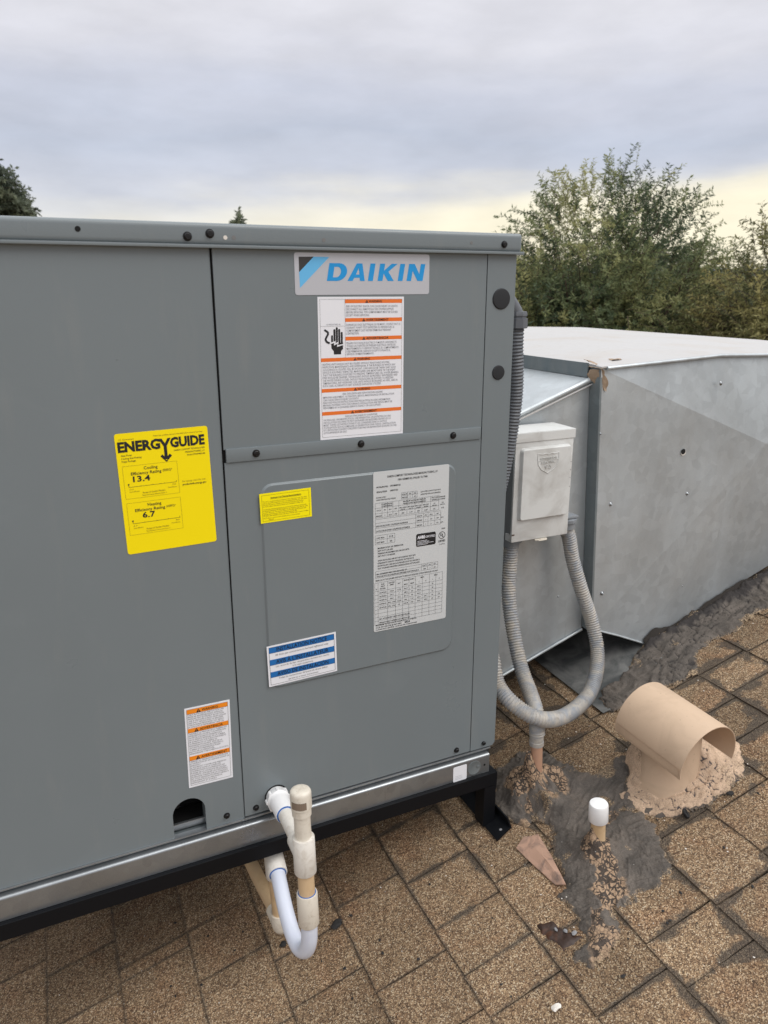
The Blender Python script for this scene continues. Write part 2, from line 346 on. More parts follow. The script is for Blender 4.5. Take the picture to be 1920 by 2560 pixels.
M['hill'] = mat('hazy_hill', (.16, .18, .21), 1)

# ------------------------------------------------------------------ numpy noise
def _h(ix, iy, s):
    n = (ix.astype(np.int64)*374761393 + iy.astype(np.int64)*668265263 + s*1274126177) & 0x7fffffff
    n = ((n ^ (n >> 13))*1274126177) & 0x7fffffff; return ((n ^ (n >> 16)) & 0xffffff)/float(0xffffff)
def vn(x, y, s=0):
    ix = np.floor(x); iy = np.floor(y); fx = x-ix; fy = y-iy; fx = fx*fx*(3-2*fx); fy = fy*fy*(3-2*fy)
    a = _h(ix, iy, s); b = _h(ix+1, iy, s); c = _h(ix, iy+1, s); d = _h(ix+1, iy+1, s)
    return (a*(1-fx)+b*fx)*(1-fy)+(c*(1-fx)+d*fx)*fy
def fbm(x, y, s=0, o=4):
    t = 0; a = .5; q = 0
    for i in range(o): t = t+a*vn(x*2**i, y*2**i, s+i*17); q += a; a *= .55
    return t/q
def cracks(x, y, s=0):
    """distance between nearest two cell centres: 0 on a crack"""
    ix = np.floor(x); iy = np.floor(y); d1 = np.full(x.shape, 9.); d2 = np.full(x.shape, 9.)
    for i in (-1, 0, 1):
        for j in (-1, 0, 1):
            cx = ix+i+_h(ix+i, iy+j, s); cy = iy+j+_h(ix+i, iy+j, s+5); d = np.hypot(cx-x, cy-y)
            d2 = np.where(d < d1, d1, np.minimum(d2, d)); d1 = np.minimum(d1, d)
    return d2-d1
def polydist(px, py, poly):
    """signed distance (inside positive)"""
    P_ = np.array(poly, float); d = np.full(px.shape, 1e9); ins = np.zeros(px.shape, bool)
    for a, b in zip(P_, np.roll(P_, -1, 0)):
        e = b-a; t = np.clip(((px-a[0])*e[0]+(py-a[1])*e[1])/(e@e+1e-12), 0, 1)
        d = np.minimum(d, np.hypot(px-a[0]-t*e[0], py-a[1]-t*e[1]))
        c = ((a[1] > py) != (b[1] > py)) & (px < (b[0]-a[0])*(py-a[1])/(b[1]-a[1]+1e-12)+a[0]); ins ^= c
    return np.where(ins, d, -d)

# ------------------------------------------------------------------ roof frame
SL, AZ = R(16.727), R(-2.074)
U = np.array([math.cos(AZ)*math.cos(SL), math.sin(AZ)*math.cos(SL), math.sin(SL)])
NR = np.array([-math.cos(AZ)*math.sin(SL), -math.sin(AZ)*math.sin(SL), math.cos(SL)])
A = np.cross(NR, U); RP0 = np.array([.7808, -.010, -1.0902])
def RP(u, v, h=0.): return RP0 + U*u + A*v + NR*h
def RPa(u, v, h): return RP0[None] + np.outer(u, U) + np.outer(v, A) + np.outer(h, NR)
def roofz(x, y): return RP0[2] + (-(x-RP0[0])*NR[0]-(y-RP0[1])*NR[1])/NR[2]

# ground, house body, hills
bm = bmesh.new(); bmesh.ops.create_grid(bm, x_segments=40, y_segments=40, size=600, matrix=Matrix.Translation((0, 0, -ZO)))
obj('ground', bm, M['ground'])['kind'] = 'structure'
bm = bmesh.new()
prof = []
for i in range(97):
    a = R(-60+i*2.0); hgt = 8+16*fbm(np.array([i*.11]), np.array([.3]), 3, 4)[0]; prof.append((a, hgt))
r0 = None
for a, hgt in prof:
    x, y = math.sin(a), math.cos(a)
    col = [bm.verts.new((x*470, y*470, -ZO-1)), bm.verts.new((x*520, y*520, -ZO+hgt*.6)), bm.verts.new((x*570, y*570, -ZO+hgt)), bm.verts.new((x*700, y*700, -ZO-1))]
    if r0:
        for k in range(3): bm.faces.new((r0[k], col[k], col[k+1], r0[k+1]))
    r0 = col
obj('hills', bm, M['hill'], smooth='all')['kind'] = 'structure'

RU0, RU1, RV0, RV1 = -3.2, 2.75, -3.0, 3.2
bm = bmesh.new()
pr = [RP(RU0, 0, -.008), RP(RU1, 0, -.008)]
dx = (RP(1, 0)-RP(0, 0)); far = pr[1] + np.array([U[0]*3.6, U[1]*3.6, -U[2]*3.6]); t_ = .16
lo = [pr[0]-np.array([0, 0, t_]), pr[1]-np.array([0, 0, t_]), far-np.array([0, 0, t_])]
cs = [pr[0], pr[1], far, lo[2], lo[1], lo[0]]
v0 = [bm.verts.new(tuple(c + A*RV0)) for c in cs]; v1 = [bm.verts.new(tuple(c + A*RV1)) for c in cs]
for i in range(6): bm.faces.new((v0[i], v0[(i+1) % 6], v1[(i+1) % 6], v1[i]))
for vv in (v0, v1): bm.faces.new((vv[0], vv[1], vv[4], vv[5])); bm.faces.new((vv[1], vv[2], vv[3], vv[4]))
roof = obj('roof', bm, M['underlay']); roof['kind'] = 'structure'
hw = thing('house', 'beige stucco house below the brown shingled roof', 'house', (0, 0, -ZO))
bm = bmesh.new()
a0, a1, a2 = RP(RU0+.5, 0, -.2), RP(RU1, 0, -.2), far-np.array([.5, 0, .2])
for vv in (RV0+.4, RV1-.4):
    pts = [a0+A*vv, a1+A*vv, a2+A*vv]; f_ = [(p[0], p[1], -ZO) for p in (pts[2], pts[0])]
    poly3(bm, [tuple(pts[0]), tuple(pts[1]), tuple(pts[2]), f_[0], f_[1]])
for e_ in (a0, a2):
    p, q = e_+A*(RV0+.4), e_+A*(RV1-.4); poly3(bm, [tuple(p), tuple(q), (q[0], q[1], -ZO), (p[0], p[1], -ZO)])
obj('wall', bm, M['stucco'], hw)

# ------------------------------------------------------------------ shingles
EXP = .1425; U_ROW0 = -.054
SEED_V = {-3: [-.138, -.027], -2: [-.200, .006], -1: [-.350, -.264, -.157, -.031], 0: [-.447, .016], 1: [-.490, -.397], 2: [-.413, .076],
          3: [-.266, .108], 4: [-.153], 5: [-.040, .056], -4: [.022], -5: [.120, .155], -7: [.387]}
def shingle_bm(bm, u0, va, vb, kk, seedn):
    """one tab: wedge slab, upper face proud at the butt edge"""
    l1 = bm.loops.layers.uv.get('edge') or bm.loops.layers.uv.new('edge'); l2 = bm.loops.layers.uv.get('edge2') or bm.loops.layers.uv.new('edge2'); l1 = bm.loops.layers.uv['edge']; cu = {}
    L = EXP+.028; nu, nv = 3, max(3, int((vb-va)/.045)+1)
    rj = random.Random(seedn); per = []
    j = lambda s: rj.uniform(-s, s); sk = j(.0025); hb = .0038+j(.0009); lift = [j(.0008) for _ in range(nv+1)]
    top = []
    for a in range(nu+1):
        row = []
        for b in range(nv+1):
            uu = u0+L*a/nu; vvv = va+(vb-va)*b/nv
            if a == 0: uu += j(.0016)+sk*(b/nv-.5)
            if b in (0, nv): vvv += j(.0012)
            h = hb*(1-a/nu)+.0004 + lift[b]*(1-a/nu)
            p = bm.verts.new(tuple(RP(uu, vvv, h))); row.append(p)
            cu[p] = (uu, vvv)
        top.append(row)
    info = []
    for a in range(nu):
        for b in range(nv):
            f = bm.faces.new((top[a][b], top[a+1][b], top[a+1][b+1], top[a][b+1])); info.append((f, a, b))
    bot = [bm.verts.new(top[0][b].co - Vector(NR)*.0052) for b in range(nv+1)]
    for b in range(nv): bm.faces.new((bot[b], top[0][b], top[0][b+1], bot[b+1]))
    for sgn, b in ((0, 0), (1, nv)):
        bb = [bot[b]]+[bm.verts.new(top[a][b].co - Vector(NR)*.005) for a in range(1, nu+1)]
        for a in range(nu):
            q = (bb[a], bb[a+1], top[a+1][b], top[a][b]); bm.faces.new(q if sgn else q[::-1])
    for f, a, b in info:
        for lp in f.loops:
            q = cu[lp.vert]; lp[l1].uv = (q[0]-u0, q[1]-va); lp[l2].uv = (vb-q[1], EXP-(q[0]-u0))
    return (u0, va, vb)
def rows(k, v0, v1):
    rj = random.Random(100+k); cuts = [c for c in SEED_V.get(k, [])]
    lo_, hi_ = (min(cuts), max(cuts)) if cuts else (0, 0)
    if not cuts: s = rj.uniform(-.1, .1); cuts = [s]; lo_ = hi_ = s
    while hi_ < v1: hi_ += rj.choice([.098, .115, .13, .15, .17, .2]); cuts.append(hi_)
    while lo_ > v0: lo_ -= rj.choice([.098, .115, .13, .15, .17, .2]); cuts.append(lo_)
    cuts.sort(); out = [cuts[0]]
    for a, b in zip(cuts, cuts[1:]):
        n_ = 1 if b-a < .235 else int((b-a)/.16+.5)
        for i in range(n_): out.append(a+(b-a)*(i+1)/n_)
    return out
tab_count = 0
fieldbm = bmesh.new(); fieldcells = []
sid = 0
for k in range(int((RU0-U_ROW0)/EXP), int((RU1-U_ROW0)/EXP)):
    u0 = U_ROW0+k*EXP; cuts = rows(k, RV0, RV1)
    for a, b in zip(cuts, cuts[1:]):
        sid += 1
        gap = random.Random(sid).uniform(.0008, .0015) + max(0, min(.0014, (u0+.1)*.0014))
        inner = (-1.15 < u0 < 1.22) and a < .62 and b > -.68
        if inner and tab_count < 290:
            bm = bmesh.new(); cell = shingle_bm(bm, u0, a+gap, b-gap, k, sid)
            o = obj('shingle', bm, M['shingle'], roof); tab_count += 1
        else:
            fieldcells.append(shingle_bm(fieldbm, u0, a+gap, b-gap, k, sid))
nf = len(fieldbm.faces)
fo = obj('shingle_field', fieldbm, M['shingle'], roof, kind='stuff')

# ------------------------------------------------------------------ packaged unit
unit = thing('packaged_air_conditioner', 'grey packaged rooftop air conditioner with yellow energy label on a black stand', 'air conditioner', (.15, .6, -.957))
UX0, UX1, UY1 = -.52, .81, 1.22
def part(name, mt, fn, root=unit, **kw):
    bm = bmesh.new(); fn(bm); return obj(name, bm, mt, root, **kw)
# cabinet core sits just behind the skins
part('cabinet', M['paint'], lambda bm: (box(bm, UX0, UX1-.002, .075, UY1, -.900, .05, .004), box(bm, .755, UX1-.002, .004, .0745, -.899, .05), box(bm, UX0, .14, .004, .0745, -.899, .05)), smooth=30)
# black backing paints in the shade seen through the service hole
part('hole_shade_wall', M['black'], lambda bm: (box(bm, .145, .225, .071, .074, -.899, -.82), box(bm, .145, .225, .0225, .0705, -.9015, -.9000)))
part('inner_rail', M['rail'], lambda bm: (box(bm, .145, .225, .016, .022, -.9055, -.8940, .0012)))
# left panel with arch-topped service hole
def leftpanel(bm):
    ax0, ax1, cz, r_ = .158, .2135, -.8645, .02775
    arc = [(.18575-r_*math.cos(t), cz+r_*math.sin(t)) for t in [math.pi*i/16 for i in range(17)]]
    outer = [(UX0, -.9075), (ax0, -.9075)] + arc + [(ax1, -.9075), (.2812, -.9075), (.2786, .056), (UX0, .056)]
    prism(bm, outer, 0, .0035)
    bmesh.ops.bevel(bm, geom=[e for e in bm.edges if all(abs(v.co.x-.2799) < .0016 for v in e.verts) and e.calc_length() > .5], offset=.002, segments=2, affect='EDGES')
part('left_panel', M['paint'], leftpanel)
part('seam_channel', M['black'], lambda bm: box(bm, .2735, .2875, .0045, .0065, -.905, .053))
part('hole_rim', M['paint'], lambda bm: box(bm, .2142, .2165, .004, .03, -.9, -.86))
part('upper_panel', M['paint'], lambda bm: box(bm, .2822, .7503, 0, .0035, -.2400, .0555, .0008))
def lower(bm):
    box(bm, .2822, .7503, 0, .0035, -.9050, -.2605, .0008)
part('lower_panel', M['paint'], lower)
part('joint_strip', M['paint'], lambda bm: box(bm, .2850, .7485, -.0026, .0030, -.2602, -.2385, .0012), smooth=30)
# pressed-out field on the lower panel
def rrect(x0, x1, z0, z1, r_, n=7):
    pts = []
    for cx, cz, a0_ in ((x1-r_, z1-r_, 0), (x0+r_, z1-r_, 90), (x0+r_, z0+r_, 180), (x1-r_, z0+r_, 270)):
        pts += [(cx+r_*math.cos(R(a0_+90*i/n)), cz+r_*math.sin(R(a0_+90*i/n))) for i in range(n+1)]
    return pts
def loft(bm, loops):
    L_ = [[bm.verts.new(p) for p in lp] for lp in loops]
    for a, b in zip(L_, L_[1:]):
        n = len(a)
        for i in range(n): bm.faces.new((a[i], a[(i+1) % n], b[(i+1) % n], b[i]))
    return L_
def press(bm, x0, x1, z0, z1, r_, y0, depth, wdt, n=7):
    lv = []
    for k in range(5):
        t = k/4; s = wdt*t; lv.append([(p[0], y0-depth*(t*t*(3-2*t)), p[1]) for p in rrect(x0+s, x1-s, z0+s, z1-s, r_-s*.6, n)])
    lv.insert(0, [(p[0], y0, p[1]) for p in rrect(x0-.0004, x1+.0004, z0-.0004, z1+.0004, r_, n)])
    s = wdt+.0006; lv.append([(p[0], y0-depth, p[1]) for p in rrect(x0+s, x1-s, z0+s, z1-s, r_-s*.6, n)])
    L_ = loft(bm, lv); bm.faces.new(L_[-1])
part('pressed_field', M['paint'], lambda bm: press(bm, .3355, .7005, -.6655, -.2995, .021, .0005, .0036, .0042), smooth=25)
part('corner_post', M['paint'], lambda bm: (prism(bm, [(.7516, -.9050), (.8035, -.9050), (.8095, -.8985), (.8095, .0555), (.7516, .0555)], -.0005, .004), box(bm, .8062, .8097, .004, .06, -.8985, .0555)))
part('post_seam', M['black'], lambda bm: box(bm, .7494, .7540, .0038, .0044, -.903, .052))
# lid
def lid(bm):
    box(bm, UX0-.006, .8165, -.0065, UY1+.006, .0590, .0895, .0075, 4)
    box(bm, UX0-.009, .8190, -.0098, UY1+.009, .0552, .0600, .0012)
part('lid', M['paint'], lid, smooth=40)
def screw(x, z, y, r_=.0052, name='screw'):
    def f(bm):
        lathe(bm, (x, y+.0012, z), (0, -1, 0), [(0, r_*1.25), (.0014, r_*1.22), (.0016, r_*.92), (.0048, r_*.88), (.0056, r_*.7)], 12)
        box(bm, x-r_*.62, x+r_*.62, y-.0052, y-.0042, z-.0006, z+.0006)
    return part(name, M['screw'], f, smooth=30)
for x, z in ((.2471, .0700), (.2790, .0746)): screw(x, z, -.0065, .0054)
screw(.7788, .0712, -.0065, .0050)
for x, z in ((.3326, -.2490), (.5128, -.2492), (.6905, -.2492)): screw(x, z, -.0026)
for x, z in ((.7182, -.8931), (.7819, -.8944), (.2495, -.8917), (.3024, -.8926)): screw(x, z, 0, .0048)
screw(.1726, -.8765, .045, .0045)
def hole(x, z, y, r_, mt): return part('drill_hole', mt, lambda bm: lathe(bm, (x, y-.0002, z), (0, -1, 0), [(0, r_), (.0002, r_)], 16))
hole(.1033, .0757, -.0065, .0037, M['black']); hole(.3011, .0698, -.0065, .0030, M['chip']); hole(.3134, .0701, -.0065, .0030, M['midink'])
hole(.4522, .0702, -.0065, .0030, M['midink']); hole(.7138, .0723, -.0065, .0024, M['midink'])
for x, z, r_ in ((.7812, -.0175, .0178), (.7812, -.1436, .0128)):
    part('knockout_plug', M['plug'], lambda bm: lathe(bm, (x, -.0005, z), (0, -1, 0), [(0, r_), (.0012, r_*.99), (.0022, r_*.92), (.0026, r_*.6), (.0026, .001)], 40), smooth=30)
# base
part('base_lip', M['rail'], lambda bm: box(bm, UX0, .7985, -.0035, .01, -.9098, -.9068, .0008))
part('base_gap', M['gapmetal'], lambda bm: box(bm, UX0, .7965, .0005, .01, -.9250, -.9100))  # galvanised gap strip; shade under the lip painted into its dark colour
def rail(bm):
    pts = []
    for i in range(7): a = R(90*i/6); pts.append((-.012+.005*(1-math.sin(a)), -.9145-.005*(1-math.cos(a))) )
    sec = [(.006, -.9145)]+[(-.007-.005*math.sin(R(15*i)), -.9195+.005*math.cos(R(15*i))) for i in range(7)]+[(-.012, -.9565), (.006, -.9565)]
    a = [bm.verts.new((UX0-.01, p[0], p[1])) for p in sec]; b = [bm.verts.new((.7905, p[0], p[1])) for p in sec]
    bm.faces.new(a); bm.faces.new(b[::-1]); n = len(sec)
    for i in range(n): bm.faces.new((a[i], a[(i+1) % n], b[(i+1) % n], b[i]))
part('base_rail', M['rail'], rail, smooth=30)
part('base_side', M['galv_dark'], lambda bm: (box(bm, UX0, .7895, .0065, UY1, -.9565, -.9105), ))
part('rail_knockout', M['galv_dark'], lambda bm: (lathe(bm, (.7545, -.0121, -.9375), (0, -1, 0), [(0, .0155), (.0006, .0155), (.0008, .0145), (.0002, .013)], 32), box(bm, .7605, .7665, -.0135, -.0125, -.9385, -.9345)), smooth=30)
part('drill_hole', M['black'], lambda bm: lathe(bm, (.7790, -.0122, -.9375), (0, -1, 0), [(0, .0024), (.0004, .0024)], 12))
# hole where the drain comes out
part('drain_opening', M['black'], lambda bm: lathe(bm, (.3405, -.0003, -.8790), (0, -1, 0), [(0, .0215), (.0003, .0215)], 30))

# ------------------------------------------------------------------ printed labels
TXT = []
def text_mesh(s, bold=0.):
    cu = bpy.data.curves.new('t', 'FONT'); cu.body = s; cu.resolution_u = 2; cu.offset = bold; cu.fill_mode = 'FRONT'; cu.size = 1
    o = bpy.data.objects.new('t', cu); COL.objects.link(o); TXT.append(o); return o
class Label:
    """flat print; X right, Y down in mm from the top-left corner"""
    def __init__(s, name, x, z, wd, ht, mt, ang=0, y=-.0002, root=unit, rad=0, label=None, shear=0):
        s.o = (x, z); s.a = R(ang); s.y = y; s.d = {}; s.txt = []; s.name = name; s.root = root
        bm = bmesh.new()
        pts = rrect(0, wd, -ht, 0, rad, 5) if rad else [(0, -ht), (wd, -ht), (wd, 0), (0, 0)]
        prism(bm, [s.p(q[0], -q[1]) for q in pts], y-.00035, y)
        s.base = obj(name, bm, mt, root, label=label)
    def p(s, X, Y): 
        X, Y = X*.001, -Y*.001; return (s.o[0]+X*math.cos(s.a)-Y*math.sin(s.a), s.o[1]+X*math.sin(s.a)+Y*math.cos(s.a))
    def bmf(s, mt): return s.d.setdefault(mt, bmesh.new())
    def poly(s, pts, mt, lay=1): 
        q = [s.p(*a) for a in pts]; poly3(s.bmf(mt), [(a[0], s.y-.00035-.00013*lay, a[1]) for a in q])
    def rect(s, x, y, w_, h, mt, lay=1):
        if mt in ('orange', 'orange2', 'blue') and w_ > 20: mt = mt+'|%d' % len(s.d)
        s.poly([(x, y), (x+w_, y), (x+w_, y+h), (x, y+h)], mt, lay)
    def line(s, x0, y0, x1, y1, mt='ink', t=.25, lay=2):
        dx_, dy_ = x1-x0, y1-y0; l_ = math.hypot(dx_, dy_) or 1; nx, ny = -dy_/l_*t/2, dx_/l_*t/2
        s.poly([(x0+nx, y0+ny), (x1+nx, y1+ny), (x1-nx, y1-ny), (x0-nx, y0-ny)], mt, lay)
    def frame(s, x, y, w_, h, mt='ink', t=.25):
        s.line(x, y, x+w_, y, mt, t); s.line(x, y+h, x+w_, y+h, mt, t, 2.3); s.line(x, y, x, y+h, mt, t, 2.6); s.line(x+w_, y, x+w_, y+h, mt, t, 2.9)
    def text(s, body, x, y, h, w_=None, mt='ink', bold=0., al='l', lay=3):
        """x,y = baseline left (or centre / right), h = cap height, w_ = fitted width"""
        s.txt.append((text_mesh(body, bold), x, y, h, w_, mt, al, lay))
    def disc(s, x, y, r_, mt, lay=1, n=32): s.poly([(x+r_*math.cos(2*math.pi*i/n), y+r_*math.sin(2*math.pi*i/n)) for i in range(n)], mt, lay)
    def tri(s, x, y, h):
        s.poly([(x-h*.55, y), (x+h*.55, y), (x, y-h)], 'ink', 3); s.rect(x-.06*h, y-.66*h, .12*h, .36*h, s.tricol, 4); s.rect(x-.06*h, y-.22*h, .12*h, .1*h, s.tricol, 4)
    tricol = 'orange'
LABELS = []
def fin(l): LABELS.append(l)
def finish_labels():
    dg_ = bpy.context.evaluated_depsgraph_get()
    for l in LABELS:
        for o, x, y, h, w_, mt, al, lay in l.txt:
            ev = o.evaluated_get(dg_); me = ev.to_mesh()
            if len(me.vertices) == 0: ev.to_mesh_clear(); continue
            V = np.empty(len(me.vertices)*3, np.float32); me.vertices.foreach_get('co', V); V = V.reshape(-1, 3)
            sc_ = h/.70; sx = sc_; x0, x1 = V[:, 0].min(), V[:, 0].max()
            if w_: sx = w_/(x1-x0)
            tw = (x1-x0)*sx; ox = x-{'l': 0, 'c': tw/2, 'r': tw}[al]
            bm = l.bmf(mt); yy = l.y-.00035-.00013*lay; vs_ = []
            for v in V:
                q = l.p(ox+(v[0]-x0)*sx, y-v[1]*sc_); vs_.append(bm.verts.new((q[0], yy, q[1])))
            for p_ in me.polygons:
                try: bm.faces.new([vs_[i] for i in p_.vertices])
                except ValueError: pass
            ev.to_mesh_clear()
        nm = {'ink': 'lettering', 'greyink': 'fine_print', 'midink': 'fine_print', 'oliveink': 'fine_print', 'orange': 'heading_band', 'orange2': 'heading_band', 'blue': 'heading_band',
              'cyan': 'letter', 'sky': 'logo_band', 'charcoal': 'logo_triangle', 'white': 'light_print', 'yellow': 'light_print'}
        for mt, bm in l.d.items():
            nn_ = 'exclamation_marks' if mt in ('orange', 'orange2') else nm.get(mt.split('|')[0], 'print')
            obj(nn_, bm, M[mt.split('|')[0]], l.base, kind='stuff' if nn_ in ('exclamation_marks', 'lettering', 'fine_print', 'light_print') else None)
    for o in TXT:
        c = o.data; bpy.data.objects.remove(o); bpy.data.curves.remove(c)
def curve_poly(l, loops, mt, lay=2):
    """filled outline with holes through a 2D curve; loops in mm"""
    cu = bpy.data.curves.new('c', 'CURVE'); cu.dimensions = '2D'; cu.fill_mode = 'BOTH'
    for lp in loops:
        sp = cu.splines.new('POLY'); sp.points.add(len(lp)-1); sp.use_cyclic_u = True
        for q, a in zip(sp.points, lp): q.co = (a[0], -a[1], 0, 1)
    o = bpy.data.objects.new('c', cu); COL.objects.link(o); TXT.append(o)
    xs = [a[0] for lp in loops for a in lp]; l.txt.append((o, min(xs), 0, .70, max(xs)-min(xs), mt+'|%d' % len(l.txt) if mt == 'cyan' else mt, 'l', lay))

# maker's badge
L = Label('maker_badge', .4060, .0520, 232.5, 62, M['silver'], .2, rad=4)
L.poly([(7.3, 6.2), (31.4, 5.8), (7.3, 28.4)], 'charcoal', 2); L.poly([(31.4, 5.8), (57, 6), (7.9, 51.6), (7.3, 28.4)], 'sky', 1)
def sl(x, y): return (x + y*.185, y)          # letter space: y up 0..26.5
H = 26.3; bx = 52.1; by = 41.2
def LT(pts): return [(bx+(p[0]+p[1]*.185), by-p[1]) for p in pts]
arcO = [(16.5+15.2*math.sin(R(a)), H/2+H/2*-math.cos(R(a))) for a in range(0, 181, 15)]; arcI = [(14.5+6.8*math.sin(R(a)), H/2-(H/2-5.4)*math.cos(R(a))) for a in range(0, 181, 15)]
curve_poly(L, [LT([(0, 0)]+arcO+[(0, H)]), LT([(9.2, 5.4)]+arcI+[(9.2, H-5.4)])], 'cyan')
def ax(o): return [(o, 0), (o+11.5, H), (o+21, H), (o+31.5-2, 0), (o+21.3, 0), (o+20, 4.8), (o+10.8, 4.8), (o+8.6, 0)], [(o+12.8, 9.6), (o+18.8, 9.6), (o+15.9, 19.5)]
a_, b_ = ax(34.6); curve_poly(L, [LT(a_), LT(b_)], 'cyan')
curve_poly(L, [LT([(69.6, 0), (69.6, H), (78.3, H), (78.3, 0)])], 'cyan')
curve_poly(L, [LT([(86.6, 0), (86.6, H), (95.2, H), (95.2, 15.6), (107.0, H), (117.6, H), (103.2, 14.2), (115.3, 0), (104.6, 0), (95.2, 11.2), (95.2, 0)])], 'cyan')
curve_poly(L, [LT([(122.4, 0), (122.4, H), (131.0, H), (131.0, 0)])], 'cyan')
curve_poly(L, [LT([(138.4, 0), (138.4, H), (148.5, H), (159.8, 10.5), (159.8, H), (167.9, H), (167.9, 0), (158.4, 0), (146.6, 15.6), (146.6, 0)])], 'cyan')
fin(L)

# tall warning label (left blank where the printed code block sits)
L = Label('warning_label', .4421, -.0127, 150.2, 224.8, M['white'], -.1)
L.frame(3.6, 3.6, 143, 217, 'midink', .35); L.line(45.8, 3.6, 45.8, 93.6, 'midink', .35, 3.4); L.line(3.6, 44.6, 45.8, 44.6, 'midink', .3, 3.6)
def band(y, x0, s, cx=None, hh=5.8):
    L.rect(x0, y, 146.6-x0, hh, L.tricol, 1); c = cx or (x0+146.6)/2
    L.tri(c-12.5 if len(s) < 9 else c-18, y+hh-.5, hh-.9); L.text(s, c-9 if len(s) < 9 else c-14, y+hh-1.1, 3.5, 23 if len(s) < 9 else (33 if len(s) < 11 else 40), 'ink', .012)
def body(lines, x, y, dy, h, wmax, mt='greyink', bold=.006, cen=False):
    mlen = max(len(t) for t in lines)
    for i, t in enumerate(lines):
        wd = wmax*len(t)/mlen; L.text(t, x+(wmax-wd)/2 if cen else x, y+i*dy, h, wd, mt, bold)
band(4.0, 45.8, 'WARNING')
body(['RISK OF ELECTRIC SHOCK CAN CAUSE INJURY OR DEATH:', 'DISCONNECT ALL REMOTE ELECTRIC POWER SUPPLIES', 'BEFORE SERVICING. THIS COMPARTMENT MUST BE CLOSED', 'EXCEPT WHEN SERVICING.'], 47.8, 16, 4.6, 3.3, 91)
band(32.6, 45.8, 'AVERTISSEMENT')
body(['DANGER DE CHOC ELECTRIQUE OU DE MORT. COUPEZ TOUT LE', 'COURANT AVANT TOUT ENTRETIEN OU REPARATION. LE', 'COMPARTIMENT DOIT RESTER FERME SAUF PENDANT', "L'ENTRETIEN."], 47.8, 44.4, 4.5, 3.3, 96)
band(61.4, 45.8, 'ADVERTENCIA')
body(['PELIGRO DE CHOQUE ELECTRICO O MUERTE. DESCONECTE', 'TODAS LAS FUENTES DE ENERGIA ELECTRICA ANTES DE', 'MANTENIMIENTO O SERVICIO TECNICO. EL COMPARTIMENTO', 'DEBE PERMANECER CERRADO EXCEPTO DURANTE EL', 'SERVICIO DE MANTENIMIENTO.'], 47.8, 73, 4.3, 3.2, 93)
band(93.8, 3.6, 'WARNING')
body(['HEATING UNITS SHOULD NOT BE UTILIZED WITHOUT REASONABLE ROUTINE', 'INSPECTION, MAINTENANCE AND SUPERVISION. IF THE BUILDING IN WHICH ANY', 'SUCH DEVICE IS LOCATED WILL BE VACANT, CARE SHOULD BE TAKEN THAT SUCH', 'DEVICE IS ROUTINELY INSPECTED, MAINTAINED AND MONITORED. IN THE EVENT', 'THAT THE BUILDING IS EXPOSED TO FREEZING TEMPERATURES, ALL WATER-BEARING', 'PIPES SHOULD BE DRAINED, THE BUILDING SHOULD BE PROPERLY WINTERIZED AND', 'THE WATER SOURCE CLOSED. SHOULD THE BUILDING BE EXPOSED TO FREEZING', 'TEMPERATURES, ANY HYDRONIC COIL UNITS SHOULD BE DRAINED AS WELL, AND IN', 'SUCH CASE, ALTERNATIVE HEAT SOURCES SHOULD BE UTILIZED.'], 6, 105.2, 4.25, 3.2, 135)
band(142.2, 3.6, 'WARNING')
body(['FIRE, EXPLOSION AND ASPHYXIATION HAZARD'], 40, 153.2, 4, 3.1, 72)
body(['IMPROPER ADJUSTMENT, ALTERATION, SERVICE, MAINTENANCE OR INSTALLATION', 'CAN CAUSE SERIOUS INJURY OR DEATH.', 'READ AND FOLLOW INSTRUCTIONS AND PRECAUTIONS IN USERS INFORMATION', 'MANUAL PROVIDED WITH THIS FURNACE. INSTALLATION AND SERVICE MUST BE', 'PERFORMED BY A QUALIFIED SERVICE AGENCY OR GAS SUPPLIER.'], 6, 157.6, 4.2, 3.1, 127)
band(179.2, 3.6, 'AVERTISSEMENT')
body(["RISQUE D'INCENDIE ET D'ASPHYXIE"], 44, 190, 4, 3.1, 58)
body(['UN REGLAGE, UNE MODIFICATION, UNE REPARATION, UN ENTRETIEN OU UNE', 'INSTALLATION INCORRECTE PEUT ENTRAINER DES BLESSURES GRAVES OU LA', 'MORT. SUIVEZ LES INSTRUCTIONS ET LES CONSIGNES DANS LA NOTICE', "D'UTILISATION QUI ACCOMPAGNE LE GENERATEUR D'AIR CHAUD. L'INSTALLATION", "ET L'ENTRETIEN DOIVENT ETRE EFFECTUES PAR UN REPARATEUR QUALIFIE OU PAR", 'LE FOURNISSEUR DE GAZ.'], 6, 194.2, 4.15, 3.1, 132)
L.text('0140L07402-A', 14, 43, 2.4, 24, 'greyink')
# electric shock pictogram
hx, hy = 10.3, 46
L.poly([(hx+11, hy+24), (hx+31.5, hy+24), (hx+31.5, hy+34), (hx+28, hy+37.5), (hx+28, hy+42.5), (hx+15.5, hy+42.5), (hx+15.5, hy+37.5), (hx+11.5, hy+33)], 'ink', 1)
for fx, ft, fwd in ((11.2, 12.5, 3.2), (15.3, 3.2, 3.4), (19.4, .2, 3.4), (23.5, 2.8, 3.4), (27.8, 7.6, 3.3)): L.poly(rrect(hx+fx, hx+fx+fwd, hy+ft, hy+24.6, 1.5, 3), 'ink', 1.4)
L.poly([(hx+10, hy+24), (hx+16.5, hy+22), (hx+18.8, hy+22.2), (hx+18, hy+25.4), (hx+24, hy+22.4), (hx+22.6, hy+28), (hx+32, hy+26.4), (hx+32, hy+28), (hx+20.8, hy+30.8), (hx+22.2, hy+25.6), (hx+15.6, hy+28.4), (hx+16.3, hy+24.4), (hx+10, hy+26.2)], 'white', 3)
